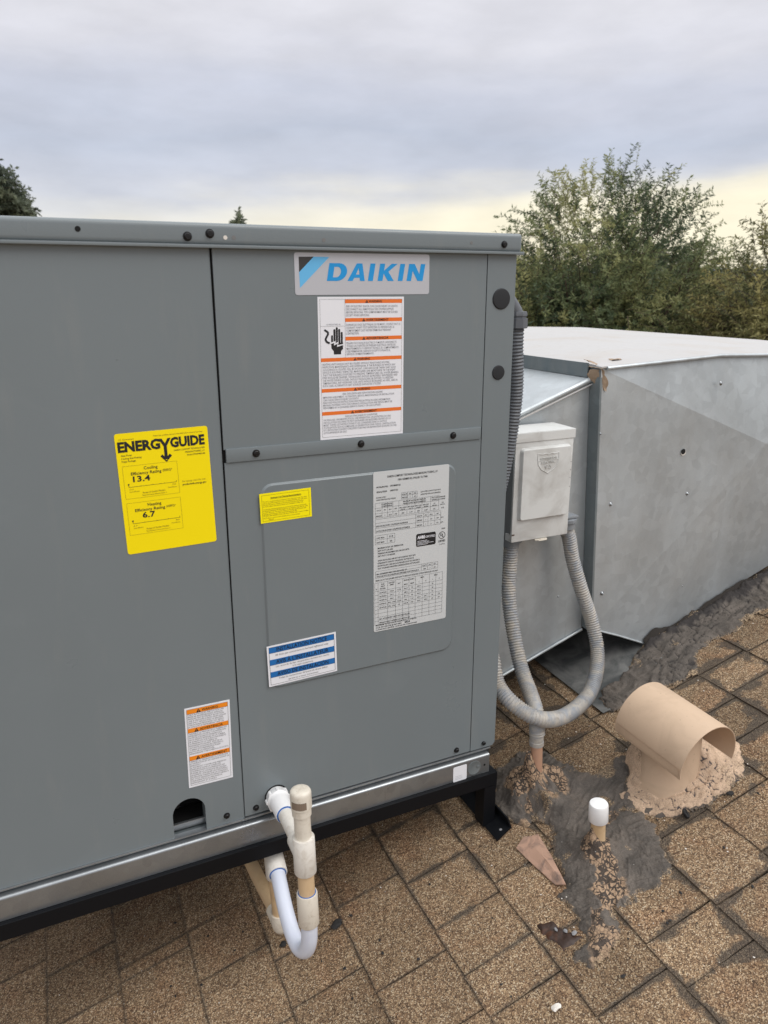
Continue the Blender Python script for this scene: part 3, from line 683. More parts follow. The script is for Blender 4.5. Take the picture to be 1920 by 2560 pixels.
wire = [(0, 4), (5.5, 7.5), (6.5, 10), (3.2, 15.5), (1.6, 19), (3.4, 22.4), (8, 24.6)]
for a, b in zip(wire, wire[1:]): L.line(hx+a[0], hy+a[1], hx+b[0]+(b[0]-a[0])*.12, hy+b[1]+(b[1]-a[1])*.12, 'ink', 3.2, 2+wire.index(a)*.15)
fin(L)

# energy label
L = Label('energy_label', .1236, -.2024, 135.4, 184.6, M['yellow'], 1.1, rad=4); I = 'ink'; G_ = 'oliveink'
L.text('U.S. Government', 5, 10.2, 2.6, 22, G_); L.text('Federal law prohibits removal of this label before consumer purchase.', 55, 8.5, 2.2, 73, G_)
L.text('ENERG', 3, 27.0, 14.2, 60.5, I, .045); L.text('GUIDE', 78.2, 27.0, 14.2, 51.5, I, .045)
L.poly([(61.5, 12.8), (66.2, 12.8), (70.6, 20.4), (75, 12.8), (79.6, 12.8), (72.9, 24.6), (72.9, 44.5), (68.3, 44.5), (68.3, 24.6)], I, 2.5)
L.poly([(62.2, 39.2), (65.2, 36.6), (68.31, 40.2), (68.31, 44.4), (70.6, 46.0), (72.89, 44.4), (72.89, 40.2), (76, 36.6), (79.2, 39.6), (70.6, 48.6)], I, 2.8)
for i, t in enumerate(('Heat Pump', 'Cooling And Heating', 'Single Package')): L.text(t, 6.5, 34+4.4*i, 2.7, (15, 28.5, 20)[i], I)
for i, t in enumerate(('DAIKIN COMFORT TECHNOLOGIES', 'MANUFACTURING, L.P.', 'Model DP5HM4841AB')): L.text(t, 128.8, 33.5+4.5*i, 2.5, (46, 29.5, 27)[i], I, 0, 'r')
def rating(y0, head, sub, num, a, b, rng_, note, nx):
    L.frame(6.4, y0, 79, 49.6, G_, .3); L.text(head, 46.5, y0+7.3, 4.5, 20, I, .008, 'c'); L.text('Efficiency Rating', 17.5, y0+14.3, 4.5, 44, I, .008); L.text(sub, 63.5, y0+13.3, 3.4, 14, I)
    L.text(num, nx, y0+24.6, 8.4, len(num)*6.2, I, .022)
    L.line(12.6, y0+32, 82, y0+32, I, .5); L.line(82, y0+29.4, 82, y0+32, I, .5, 2.3); L.line(12.6, y0+29, 12.6, y0+32, I, .5, 2.3)
    for k in (1, 2, 3): L.line(12.6+17.3*k, y0+30.6, 12.6+17.3*k, y0+32, I, .4, 2.5)
    L.poly([(11.2, y0+27), (14, y0+27), (12.6, y0+30.4)], I, 3)
    L.text(a, 13, y0+36.6, 2.3, 5.5, G_); L.text('Least Efficient', 13, y0+40, 1.9, 14, G_); L.text(b, 81, y0+36.2, 2.3, 5, G_, 0, 'r'); L.text('Most Efficient', 82, y0+40, 1.9, 13, G_, 0, 'r')
    L.text('Range of Similar Models', 48, y0+43.6, 2.6, 33, G_, 0, 'c'); L.text(note, 48, y0+47.2, 2, 36, G_, 0, 'c')
rating(48.8, 'Cooling', '(SEER2)*', '13.4', '13.4', '19.0', '', '*Seasonal Energy Efficiency Ratio 2', 19.5)
rating(105.2, 'Heating', '(HSPF2)*', '6.7', '6.7', '8.4', '', '*Heating Seasonal Performance Factor 2', 27.5)
L.text('For energy cost info, visit', 91, 82.5, 2.6, 35, G_); L.text('productinfo.energy.gov', 91, 87.6, 3.0, 36, I, .01)
fin(L)

# rating plate
L = Label('rating_plate', .5345, -.2997, 149, 296.2, M['plate'], 0, y=-.0033, rad=3.5); s_ = M
def row(s, x, y, h=3.3, w_=None, b=.012, mt='ink', al='l'): L.text(s, x, y, h, w_, mt, b, al)
row('DAIKIN COMFORT TECHNOLOGIES MANUFACTURING, L.P.', 76, 12.0, 3.6, 99, al='c'); row('19001 KERMIER RD, WALLER, TX 77484', 76, 19.2, 3.4, 58, al='c')
row('MODEL/MODELE', 6, 28.5, 2.6, 22); row('DP5HM4841AB', 32, 28.5, 2.9, 20); row('SERIAL/SERIE', 6, 37, 2.6, 20); row('2409791753', 32, 37, 2.9, 15)
row('POWER SUPPLY', 5.5, 47, 2.2, 19); row('CARACTERISTIQUE ELECTRIQUE', 5.5, 51, 2.2, 37)
row('(USE COPPER CONDUCTORS ONLY)', 92, 45.5, 2.2, 40); row('(APPROVED FOR HACR BREAKERS)', 92, 50.4, 2.2, 40)
def table(x, y, cols, rws, t=.32):
    W_ = sum(cols); H_ = sum(rws); yy = y
    for k, r_ in enumerate([0]+rws): yy += r_; L.line(x, yy, x+W_, yy, 'ink', t, 2+.02*k)
    xx = x
    for k, c_ in enumerate([0]+cols): xx += c_; L.line(xx, y, xx, y+H_, 'ink', t, 2.5+.02*k)
table(54, 42, [12, 10, 9], [5.5, 6]); 
for x, a, b in ((60, 'VOLTS', '208/230'), (71, 'PH', '1'), (80.5, 'HZ', '60')): row(a, x, 46.4, 2.4, None, al='c'); row(b, x, 52, 2.3, None, al='c')
table(3.5, 55.5, [13, 10.5, 10.5, 11.5], [9, 9.5, 8]); table(49, 55.5, [16, 16, 14, 17], [9, 9.5, 8]); table(112, 55.5, [17], [9, 9.5, 8])
row('COMPRESSOR/', 26, 59.5, 2.3, 21, al='c'); row('COMPRESSEUR', 26, 63.2, 2.3, 21, al='c'); row('MAXIMUM ALLOWABLE PRESSURE', 80, 59.3, 2.3, 45, al='c'); row('PRESSION MAXIMUM ADMISSIBLE', 80, 63.2, 2.3, 45, al='c')
row('FACTORY CHARGE', 114, 59.3, 2.4, 28); row("CHARGE A L'USINE", 114, 63.2, 2.4, 28)
for x, a, b in ((10, 'VOLTS', '208/230'), (22, 'PH', '1'), (32.3, 'RLA', '18.5'), (43, 'LRA', '130'), (57, 'PSIG HIGH', '450'), (73, 'MPA HIGH', '3.10'), (88, 'PSIG LOW', '236'), (103, 'MPA LOW', '1.627'), (120, 'OZ', '152'), (137, 'KG', '4.32')):
    row(a, x, 70, 2.2, min(len(a)*1.6, 13), al='c'); row(b, x, 80, 2.4, None, al='c')
for x, a in ((57, 'HAUTE'), (73, 'HAUTE'), (88, 'BASSE'), (103, 'BASSE'), (120, '(R410A)'), (137, '(R410A)')): row(a, x, 73.4, 2.0, 9, al='c')
table(3.5, 84.5, [79, 16, 9, 14, 12], [7, 9, 8.5])
for x, a, b, c in ((90, 'VOLTS', '208/230', '208/230'), (103, 'PH', '1', '1'), (114, 'FLA', '3.6', '2'), (127, 'HP', '3/4', '1/3')): row(a, x, 89.8, 2.4, None, al='c'); row(b, x, 98, 2.4, None, al='c'); row(c, x, 107, 2.4, None, al='c')
row('INDOOR BLOWER / SOUFFLEUR INTERIEUR', 5, 98.5, 2.7, 62); row('OUTDOOR BLOWER / SOUFFLEUR EXTERIEUR', 5, 107.5, 2.7, 66); row('(CV)', 134, 98, 2.3, 5); row('(CV)', 134, 107, 2.3, 5)
table(3.5, 114, [23, 15], [8, 8.5]); row('UNIT MCA', 6, 120, 2.6, 15); row('UNIT MOP', 6, 128.3, 2.6, 15); row('31.8', 34, 120, 3.2, None, al='c'); row('50', 34, 128.5, 3.2, None, al='c')
row('IPX4', 136, 119.5, 2.6, 7)
L.poly(rrect(84, 124, -146, -122, 3, 4) and [(q[0], -q[1]) for q in rrect(84, 124, -146, -122, 3, 4)], 'ink', 2)
row('AHRI', 86.5, 131.5, 5.4, 15, .05, 'white'); row('CERTIFIED', 102.5, 131.3, 4.0, 20, .01, 'white')
for i, wd in enumerate((20, 24, 33, 22)): L.rect(86.5, 135.5+2.4*i, wd, .7, 'white', 3)
curve_poly(L, [[(137+7*math.cos(R(a)), 131+7*math.sin(R(a))) for a in range(0, 360, 12)], [(137+6*math.cos(R(a)), 131+6*math.sin(R(a))) for a in range(0, 360, 12)]], 'ink')
row('U', 133.2, 132.5, 6, 4, .03); row('L', 137.8, 135, 6, 3.2, .03); row('LISTED', 130, 143.5, 3.6, 14, .03); row('CA-499942', 131, 149, 2, 12, 0)
for i, t in enumerate(('MAXIMUM OUTLET AIR TEMPERATURE', '200°F 93.3°C OR LESS.', "TEMPERATURE MAXIMALE DE L'AIR DE SORTIE", '200°F 93.3°C OU MOINS')): row(t, 8, 139+4.9*i, 2.7, (50, 30, 62, 34)[i])
for i, t in enumerate(('WHEN INSTALLING ONE OF THE ACCESSORY HEAT KITS', 'PERMANENTLY IDENTIFY THE MODEL ON THIS PLATE.', 'EN INSTALLANT UNE PIECE ACCESSOIRE DE KIT DE CHALEUR IL', 'FAUT TOUJOURS IDENTIFIER LE MODELE DANS CETTE PLAQUE.')): row(t, 8, 162+4.9*i, 2.7, (75, 72, 84, 84)[i])
table(3.5, 180.5, [92, 13, 9, 12], [5.5, 7]); row('ALL ACCESSORY HEAT KITS ARE RATED AT', 5.5, 187, 2.7, 60); row('TOUS LES KITS DE CHALEUR ACCESSOIRES SONT EVALUES A', 5.5, 191.7, 2.7, 85)
for x, a, b in ((102, 'VOLTS', '240'), (113, 'PH', '1'), (123, 'HZ', '60')): row(a, x, 184.9, 2.3, None, al='c'); row(b, x, 191.4, 2.4, None, al='c')
row('MARK (X) TO THE COLUMN AND ROW TO INDICATE SELECTED OPTION INSTALLED ON UNIT', 4, 199, 2.7, 126)
cols = [6.5, 19, 16, 14, 13, 13, 14.5, 14.5, 13.5, 14]; rws = [8, 8]+[7.2]*5+[7.2]*4
table(2, 202, cols, [16]+[7.2]*9)
cx = []; xx = 2
for c_ in cols: cx.append(xx+c_/2); xx += c_
for i, t in ((1, 'ELEC'), (2, 'HEATER')): row(t, cx[i], 207, 2.3, None, al='c')
for i, t in ((1, 'HEAT'), (2, 'AMPS'), (3, 'KW')): row(t, cx[i], 211, 2.3, None, al='c')
row('MODEL', cx[1], 215.4, 2.3, None, al='c'); row('SINGLE POINT', (cx[4]+cx[5])/2, 207, 2.4, None, al='c'); row('MCA', (cx[6]+cx[7])/2, 207, 2.4, None, al='c'); row('MOP', (cx[8]+cx[9])/2, 207, 2.4, None, al='c')
for i, t in ((4, 'MCA'), (5, 'MOP'), (6, '1'), (7, '2'), (8, '1'), (9, '2'), (0, 'X')): row(t, cx[i], 215, 2.4, None, al='c')
dat = [('HKTPD051', '19.8', '4.75', '56.5', '70', '24.7', '', '25', ''), ('HKTPD081', '29.2', '7', '68.2', '80', '36.5', '', '40', ''), ('HKTPD101', '39.6', '9.5', '81.3', '90', '49.5', '', '50', ''), ('HKTPD151', '39.6, 19.8', '14.25', '106', '110', '49.5', '24.7', '50', '25'), ('HKTPD181', '39.6, 39.6', '19', '130.8', '150', '49.5', '49.5', '50', '50')]
for k, rw_ in enumerate(dat):
    for i, t in enumerate(rw_):
        if t: row(t, cx[i+1], 218+7.2*k+5, 2.3, min(len(t)*1.75, 15), al='c')
row('NO ACCESSORY HEAT KIT INSTALLED', 11, 218+7.2*7+5.4, 2.8, 62); row('SINGLE POINT WIRING KIT INSTALLED', 11, 218+7.2*8+5.4, 2.8, 62)
row('MAXIMUM TESTED STATIC: 0.8 [IN W.C.] / 0.19 [KPA]', 4, 286-.8, 2.8, 82); row('SCCR: 5KA RMS SYM @ 600V MAX', 4, 293-3.4, 2.5, 52)
row('2024', 62, 293-3.4, 3.6, 11, .03); row('UL/ANSI 60335 CENTRAL COOLING AIR CONDITIONER', 4, 293.8, 2.3, 84)
fin(L)

# installation notice
L = Label('installation_notice', .3345, -.5822, 126.2, 76.4, M['white'], 1.1, y=-.0033); L.frame(3.6, 3.2, 118.8, 70, 'ink', .5)
for y0, t, wd in ((3.4, 'INSTALLATION NOTICE', 92), (26.2, "AVIS À L'INSTALLATEUR", 96), (49.2, 'AVISO DE INSTALACIÓN', 94)):
    L.rect(3.8, y0, 118.4, 10.4, 'blue', 1); L.line(3.8, y0+10.4, 122.2, y0+10.4, 'ink', .35, 3); L.text(t, 63, y0+8.6, 7.4, wd, 'ink', .006, 'c', 4)
L.text('All drain pan connections to be hand tightened only.', 63, 20.2, 3.4, 98, 'midink', 0, 'c'); L.text('Les raccords du bac récupération doivent être serrés', 63, 41.6, 3.2, 98, 'midink', 0, 'c')
L.text('à la main seulement.', 63, 46.8, 3.2, 38, 'midink', 0, 'c'); L.text('Todas las conecciones del panel de drena deben', 63, 64.6, 3.3, 90, 'midink', 0, 'c'); L.text('apretarse a mano únicamente.', 63, 70.4, 3.3, 56, 'midink', 0, 'c')
fin(L)

# lower warning label
L = Label('brazing_warning_label', .1912, -.6654, 75.8, 150.8, M['white'], -.9); L.tricol = 'orange2'; L.frame(3.4, 3.2, 68.8, 143.4, 'midink', .5)
def band2(y, s, wd): L.rect(3.6, y, 68.4, 7.9, 'orange2', 1); L.line(3.6, y+7.9, 72, y+7.9, 'ink', .4, 3); L.tri(23 if len(s) < 9 else 18, y+7.4, 6.6); L.text(s, 28.5 if len(s) < 9 else 23.5, y+6.4, 4.5, wd, 'ink', .008)
band2(3.5, 'WARNING', 27); band2(38.6, 'ADVERTENCIA', 39); band2(91.2, 'AVERTISSEMENT', 44)
body(['CHECK BOTH LIQUID AND SUCTION LINE', 'PRESSURE BEFORE BRAZING! RESIDUAL', 'PRESSURE MAY BE PRESENT IN SUCTION', 'LINE IF PRESSURE IS BLED FROM LIQUID', 'LINE ONLY. APPLICATION OF BRAZING', 'TORCH WHILE PRESSURIZED MAY RESULT', 'IN IGNITION OF REFRIGERANT AND OIL'], 4.6, 15.0, 3.75, 2.6, 64, 'midink', 0)
body(['VERIFIQUE LA PRESION DE LA TUBERIA DE', 'REFRIGERANTE LIQUIDO Y DE ASPIRACION', 'ANTES DE SOLDAR! ES PROBABLE QUE', 'HAYA PRESION RESIDUAL EN LA TUBERIA', 'DE ASPIRACION SI SE PURGA UNICAMENTE', 'LA PRESION DE LA TUBERIA DE', 'REFRIGERANTE LIQUIDO. APLICAR LA', 'ANTORCHA DE SOLDADURA MIENTRAS LA', 'TUBERIA ESTA PRESURIZADA PUEDE', 'PROVOCAR LA IGNICION DEL', 'REFRIGERANTE Y DE LA MEZCLA DE ACEITE.'], 4.6, 50.4, 3.75, 2.6, 66, 'midink', 0)
body(['VERIFIEZ LA PRESION DE LA CONDUITE', "D'ASPIRATION ET DE LIQUIDE AVANT LE", 'BRASAGE !', 'IL POURRAIT Y AVOIR UNE PRESSION', 'RESIDUELLE DANS LA CONDUITE', "D'ASPIRATION SI LA PRESSION EST", 'PURGEE DE LA CONDUITE DE LIQUIDE', 'SEULEMENT. APPLIQUER UN CHALUMEAU', 'DE BRASAGE TANDIS QUE LA CONDUITE', 'EST SOUS PRESSION POURRAIT MENER A', "L'INFLAMMATION DU MELANGE DE", "REFRIGERANT ET D'HUILE."], 4.6, 103, 3.75, 2.6, 66, 'midink', 0)
fin(L)

# coil cleaning label
L = Label('coil_cleaning_label', .3341, -.3152, 87.4, 49.4, M['yellow2'], .9, y=-.0033); L.frame(3.6, 3.2, 80, 43, 'oliveink', .4)
L.text('Aluminum Coil Cleaning Recommendation', 44, 9.6, 2.6, 52, 'ink', .012, 'c'); L.line(18, 10.4, 70, 10.4, 'ink', .25)
body(['This unit is equipped with an aluminum tube evaporator coil. The safest', 'way to clean the evaporator coil is to simply flush the coil with water.', 'This cleaning practice remains as the recommended cleaning method', 'for both copper tube and aluminum tube residential cooling coils.'], 4.8, 14.6, 2.75, 1.9, 76, 'oliveink', 0)
body(['An alternate cleaning method is to use one of the products listed in the', 'technical publication TP-109 (shipped in the literature bag with the unit)', 'to clean the coils. The cleaners listed are the only agents deemed safe', 'and approved for use to clean round tube aluminum coils.', 'TP-109 is also available on the web site in Partner Link > Service Toolkit.'], 4.8, 27.6, 2.75, 1.9, 77, 'oliveink', .004)
L.text('NOTE: Ensure coils are rinsed well after the use of any chemical', 4.8, 42.3, 1.9, 62, 'oliveink'); L.text('cleaners.', 13, 44.9, 1.9, 9, 'oliveink')
fin(L)
L = Label('rail_sticker', .7048, -.9232, 31.5, 34.5, M['white'], .6, y=-.0122, rad=3)
for i in range(3): L.rect(4, 22+3.2*i, 17, .5, 'greyink', 1)
fin(L)
finish_labels()

# ------------------------------------------------------------------ stand
stand = thing('equipment_stand', 'black angle steel stand carrying the grey air conditioner over the roof slope', 'stand', (.15, .6, -1.15))
SX0, SX1 = -.53, .806
part('front_beam', M['stand'], lambda bm: (box(bm, SX0, SX1, -.0205, -.0165, -.9870, -.9572, .0008), box(bm, SX0, SX1, -.0165, .03, -.9612, -.9572)), stand)
part('rear_beam', M['stand'], lambda bm: (box(bm, SX0, SX1, UY1+.012, UY1+.016, -.987, -.9572), box(bm, SX0, SX1, UY1-.03, UY1+.012, -.9612, -.9572)), stand)
for x0, x1 in ((SX0, SX0+.04), (SX1-.04, SX1)): part('side_beam', M['stand'], lambda bm: box(bm, x0, x1, .031, UY1-.031, -.9875, -.9575), stand)
for xl, yy in ((.776, -.0205), (SX0, -.0205), (.776, UY1+.013), (SX0, UY1+.013)):
    zb = roofz(xl+.015, yy)+.006
    def leg(bm):
        prism(bm, [(xl, -.9876), (xl+.030, -.9876), (xl+.028, -.9925), (xl+.028, zb+.01), (xl+.024, zb), (xl, zb)], yy, yy+.004)
        box(bm, xl, xl+.004, yy+.0041, yy+.032, zb, -.9876)
    part('leg', M['stand'], leg, stand)
def foot(u0, tag_=''):
    def f(bm):
        v0_, v1_ = -.058, 1.30
        for (ua, ub, h0, h1) in ((0, .040, .0062, .0095), (.0400, .0430, .0062, .030)):
            pts = []
            for uu, hh in ((ua, h0), (ub, h0), (ub, h1), (ua, h1)): pts.append((uu, hh))
            a = [bm.verts.new(tuple(RP(u0+p[0], v0_ + (.016 if p[1] > .02 else (.010 if p[0] > .02 else 0)), p[1]))) for p in pts]; b = [bm.verts.new(tuple(RP(u0+p[0], v1_, p[1]))) for p in pts]
            bm.faces.new(a); bm.faces.new(b[::-1])
            for i in range(4): bm.faces.new((a[i], a[(i+1) % 4], b[(i+1) % 4], b[i]))
    part('foot', M['stand'], f, stand)
foot(.003); foot(-1.362)
for v_ in (-.040, -.005): part('bolt_hole', M['greychip'], lambda bm: lathe(bm, tuple(RP(.024, v_, .0095)), tuple(NR), [(0, .0030), (.0004, .0030)], 12), stand)

# ------------------------------------------------------------------ condensate drain
drain = thing('condensate_drain', 'white PVC condensate drain with capped stub and milky U-shaped trap hose', 'drain pipe', (.33, -.1, -1.1))
X0 = .333
def seg(name, mt, o, d, prof, s=28, **kw): return part(name, mt, lambda bm: lathe(bm, o, d, prof, s), drain, smooth=40, **kw)
top = Vector((.3305, -.168, -.755)); botv = Vector((.3335, -.1805, -1.015)); ax_ = (botv-top).normalized()
def st_at(z): t = (z-top.z)/(botv.z-top.z); return top+(botv-top)*t
# threaded adapter on the cabinet
ad0 = Vector((.3405, 0, -.8785)); ad1 = Vector((st_at(-.868).x, st_at(-.868).y, -.868)); dv = ad1-ad0; dn = dv.normalized()
def adapter(bm):
    lathe(bm, ad0, dn, [(-.002, .0165), (.004, .0195), (.010, .0195), (.012, .0205), (.020, .0208), (.022, .019), (.026, .0178), (.062, .0172), (.064, .0165), (.064, .0139)], 8*4)
    for k in range(8):
        a = 2*math.pi*k/8; _, s, t_ = frame(dn); c = ad0+dn*.015+(s*math.cos(a)+t_*math.sin(a))*.0195
        lathe(bm, c-dn*.005, dn, [(0, .0036), (.010, .0036)], 8)
part('adapter', M['pvc_new'], adapter, drain, smooth=40)
seg('cement_ring', M['cement'], ad0+dn*.0625, dn, [(0, .0158), (.0022, .0158)])
seg('pipe', M['pvc'], ad0+dn*.055, dn, [(0, .01335), (dv.length-.08, .01335)])
seg('tee_branch', M['pvc'], ad1-dn*.040, dn, [(0, .0170), (.002, .0176), (.034, .0176)])
P_ = lambda z: st_at(z)
seg('pipe', M['pvc_ivory'], P_(-.785), ax_, [(0, .01335), (.065, .01335)])
seg('cap', M['pvc_ivory'], P_(-.752), ax_, [(0, .004), (.0003, .011), (.0018, .0148), (.0045, .0166), (.008, .0170), (.032, .0170), (.0335, .0155), (.045, .0155), (.0465, .0135)])
part('cap_sticker', M['sticker'], lambda bm: [bm.faces.new([bm.verts.new(tuple(P_(-.752+z)+Vector((math.sin(R(a))*.0176, -math.cos(R(a))*.0176, 0)))) for a, z in ((a0, -.0150), (a0+12, -.0150), (a0+12, -.0275), (a0, -.0275))]) for a0 in range(-74, 0, 12)], drain)
seg('tee', M['pvc'], P_(-.838), ax_, [(0, .0135), (0, .0170), (.0015, .0180), (.064, .0180), (.0655, .0170), (.0655, .0135)])
seg('pipe', M['pvc_tan'], P_(-.895), ax_, [(0, .01335), (.060, .01335)])
seg('cement_ring', M['cement'], P_(-.9420), ax_, [(0, .0148), (.0015, .0148)])
seg('coupling', M['pvc_ivory'], P_(-.9425), ax_, [(0, .0140), (0, .0166), (.0015, .0172), (.058, .0172), (.0595, .0165), (.0595, .0135)])
pth = [P_(-.990), P_(-1.015), Vector((.3330, -.178, -1.042)), Vector((.3300, -.168, -1.0665)), Vector((.3255, -.148, -1.0775)), Vector((.3225, -.122, -1.0700)), Vector((.3225, -.092, -1.0530)), Vector((.3250, -.062, -1.0385)), Vector((.3290, -.030, -1.0270)), Vector((.3320, -.006, -1.0225))]
part('trap_hose', M['hose'], lambda bm: tube(bm, pth, .0136, .005, 26), drain, smooth='all')
ed = (pth[-1]-pth[-2]).normalized()
seg('cement_ring', M['cement'], pth[-1]-ed*.0210, ed, [(0, .0156), (.002, .0156)])
seg('elbow_socket', M['pvc'], pth[-1]-ed*.020, ed, [(0, .0144), (0, .0174), (.002, .0180), (.046, .0180), (.047, .004)])
dpt = Vector((.3335, .012, -1.030)); dpb = Vector((.3392, .004, -1.165)); dd = (dpb-dpt).normalized()
seg('elbow_body', M['pvc'], dpt, dd, [(-.012, .012), (-.006, .0168), (.030, .0172), (.0315, .0165), (.0315, .0135)])
seg('pipe', M['pvc_tan'], dpt, dd, [(0, .01335), (.13, .01335)])
part('end_elbow', M['pvc_ivory'], lambda bm: (lathe(bm, dpt+dd*.112, dd, [(0, .0136), (0, .0168), (.0015, .0172), (.022, .0172), (.033, .0155), (.040, .0115), (.044, .005), (.0445, .001)], 28), lathe(bm, dpt+dd*.134, (-.04, 1, .12), [(0, .0168), (.034, .0168), (.034, .0138)], 28)), drain, smooth=40)
part('pipe', M['pvc_tan'], lambda bm: tube(bm, [dpt+dd*.134+Vector((-.001, .03, .0036)), (.3265, .15, -1.140), (.318, .35, -1.110)], .01335), drain, smooth=40)

# ------------------------------------------------------------------ electrical disconnect
dbx = thing('disconnect_box', 'off-white metal electrical disconnect box with embossed shield on its door', 'electrical box', (1.006, .19, -.53))
part('body', M['boxbody'], lambda bm: box(bm, .934, 1.079, .1515, .222, -.526, -.290, .002), dbx)
part('door', M['boxpaint'], lambda bm: (box(bm, .9305, 1.081, .1445, .1508, -.528, -.3085, .0016), box(bm, .9305, .9335, .1508, .168, -.5275, -.512)), dbx, smooth=30)
def hood(bm):
    s = [(.1425, -.3100), (.1425, -.2895), (.2235, -.2880), (.2235, -.3100)]
    a = [bm.verts.new((.9285, y, z)) for y, z in s]; b = [bm.verts.new((1.0845, y, z)) for y, z in s]
    bm.faces.new(a); bm.faces.new(b[::-1])
    for i in range(4): bm.faces.new((a[i], a[(i+1) % 4], b[(i+1) % 4], b[i]))
    bmesh.ops.bevel(bm, geom=bm.edges[:], offset=.0012, segments=2, affect='EDGES')
part('hood', M['boxpaint'], hood, dbx, smooth=30)
part('pressed_panel', M['boxpaint'], lambda bm: press(bm, .9415, 1.0740, -.4815, -.3215, .008, .1448, .0085, .0042), dbx, smooth=28)
shp = [(0, 0), (6, 1.6), (14, -.4), (20, 2.4), (28, 3.8)]
half = [(0, 3.6), (7, .6), (14, 2.2), (28, .4), (28.5, 11), (26.5, 24), (17, 36), (0, 45)]
def shield(bm, s, y0):
    pts = [(half[i][0]*s, half[i][1]) for i in range(len(half))]+[(-half[i][0]*s, half[i][1]) for i in range(len(half)-2, 0, -1)]
    return pts
def emboss(bm):
    cx, cz = 1.010, -.3350
    full = [(p[0], p[1]) for p in half]+[(-p[0], p[1]) for p in half[::-1][1:-1]]
    def loop(s, y): return [bm.verts.new((cx+q[0]*.001*s, y, cz-.020-(q[1]-20)*.001*s)) for q in full]
    L_ = [loop(1.03, .1366), loop(1.0, .1352), loop(.95, .1352), loop(.92, .1364)]
    for a, b in zip(L_, L_[1:]):
        n = len(a)
        for i in range(n): bm.faces.new((a[i], a[(i+1) % n], b[(i+1) % n], b[i]))
    box(bm, cx-.0262, cx+.0262, .1354, .1366, cz-.0160, cz-.0150)
part('shield_emboss', M['boxpaint'], emboss, dbx, smooth=30)
L = Label('emboss_lettering', .986, -.343, .2, .2, M['boxpaint'], 1, y=.1385, root=dbx)
L.text('INTERSTATE', 24, 6.6, 4.6, 44, 'boxpaint', .0, 'c', -2); L.text('ELECTRIC', 24, 15, 4.6, 36, 'boxpaint', .0, 'c', -2); L.text('95', 24, 26.5, 8.2, 18, 'boxpaint', .0, 'c', -2)
dg_ = bpy.context.evaluated_depsgraph_get()
bm = bmesh.new()
for o, x, y, h, w_, mt, al, lay in L.txt:
    ev = o.evaluated_get(dg_); me = ev.to_mesh(); V = [v.co.copy() for v in me.vertices]; x0 = min(v.x for v in V); x1 = max(v.x for v in V); sx = w_/(x1-x0); s2 = h/.7; vs_ = []
    for v in V:
        q = L.p(x-w_/2+(v.x-x0)*sx, y-v.y*s2); vs_.append(bm.verts.new((q[0], .1350, q[1])))
    fs = [bm.faces.new([vs_[i] for i in p_.vertices]) for p_ in me.polygons]
    ev.to_mesh_clear()
r_ = bmesh.ops.extrude_face_region(bm, geom=bm.faces[:])
for v in [g_ for g_ in r_['geom'] if isinstance(g_, bmesh.types.BMVert)]: v.co.y += .0013
obj('raised_lettering', bm, M['boxpaint'], dbx)
for o in TXT[-3:]:
    c = o.data; bpy.data.objects.remove(o); bpy.data.curves.remove(c)
bpy.data.objects.remove(L.base)
part('hasp', M['pvc_ivory'], lambda bm: (box(bm, .992, 1.024, .1415, .156, -.5315, -.5288, .001), box(bm, .999, 1.021, .1375, .1414, -.5318, -.5300, .0006)), dbx)
part('rust_notch', M['rust'], lambda bm: box(bm, .9302, .9375, .1440, .1444, -.5125, -.5095), dbx)
for z in (-.362, -.380, -.398, -.418): part('door_hinge_dot', M['midink'], lambda bm: lathe(bm, (1.0777, .1444, z), (0, -1, 0), [(0, .0010), (.0002, .0010)], 8), dbx)

def ribs(r0_, amp): return lambda i: r0_ + (amp if i % 2 else -amp*1.5)
# conduit from the box down to the roof
cA = thing('flexible_conduit', 'straight-hanging grey ribbed conduit from box left bottom to the roof pipe', 'conduit', (.93, .1, -.9), 'grey ribbed conduits round the disconnect box')
part('hose', M['conduit'], lambda bm: sweep(bm, even(spline([(.960, .185, -.535), (.9573, .183, -.5913), (.9505, .175, -.6467), (.9457, .15, -.7167), (.9391, .1, -.7998), (.9287, .045, -.8404), (.9139, .005, -.8560), (.9085, -.010, -.880), (.9080, -.0125, -.90)], .004), .0030), ribs(.0160, .0009), 22), cA, smooth=60)
part('upper_fitting', M['fitting'], lambda bm: lathe(bm, (.9610, .186, -.5265), (-.05, 0, -1), [(0, .020), (.004, .0235), (.013, .0235), (.014, .0185), (.026, .0180)], 12), cA, smooth=30)
part('lower_coupling', M['conduit'], lambda bm: lathe(bm, (.9068, -.0115, -.880), (.02, -.04, -1), [(0, .0140), (.003, .0155), (.018, .0155), (.019, .0146), (.036, .0146), (.037, .0155), (.046, .0152), (.047, .012)], 28), cA, smooth=30)
part('rigid_pipe', M['tanpipe'], lambda bm: lathe(bm, (.9070, -.0150, -.925), (.055, 0, -1), [(0, .0122), (.10, .0122)], 24), cA, smooth=30)
cB = thing('flexible_conduit', 'looped grey ribbed conduit leaving box right and turning behind the air conditioner', 'conduit', (1.12, .15, -.95), 'grey ribbed conduits round the disconnect box')
part('hose', M['conduit'], lambda bm: sweep(bm, even(spline([(1.096, .185, -.525), (1.1169, .185, -.5454), (1.1323, .18, -.6099), (1.1541, .165, -.6885), (1.1755, 0.15, -0.7584), (1.1739, 0.12, -0.8179), (1.1402, 0.08, -0.8591), (1.0768, 0.035, -0.8826), (0.9802, -0.008, -0.8797), (0.8967, -0.033, -0.8509), (0.8554, -0.005, -0.8256), (0.841, 0.04, -0.7978), (.845, .075, -.745), (.855, .13, -.69)], .004), .0030), ribs(.0160, .0009), 22), cB, smooth=60)
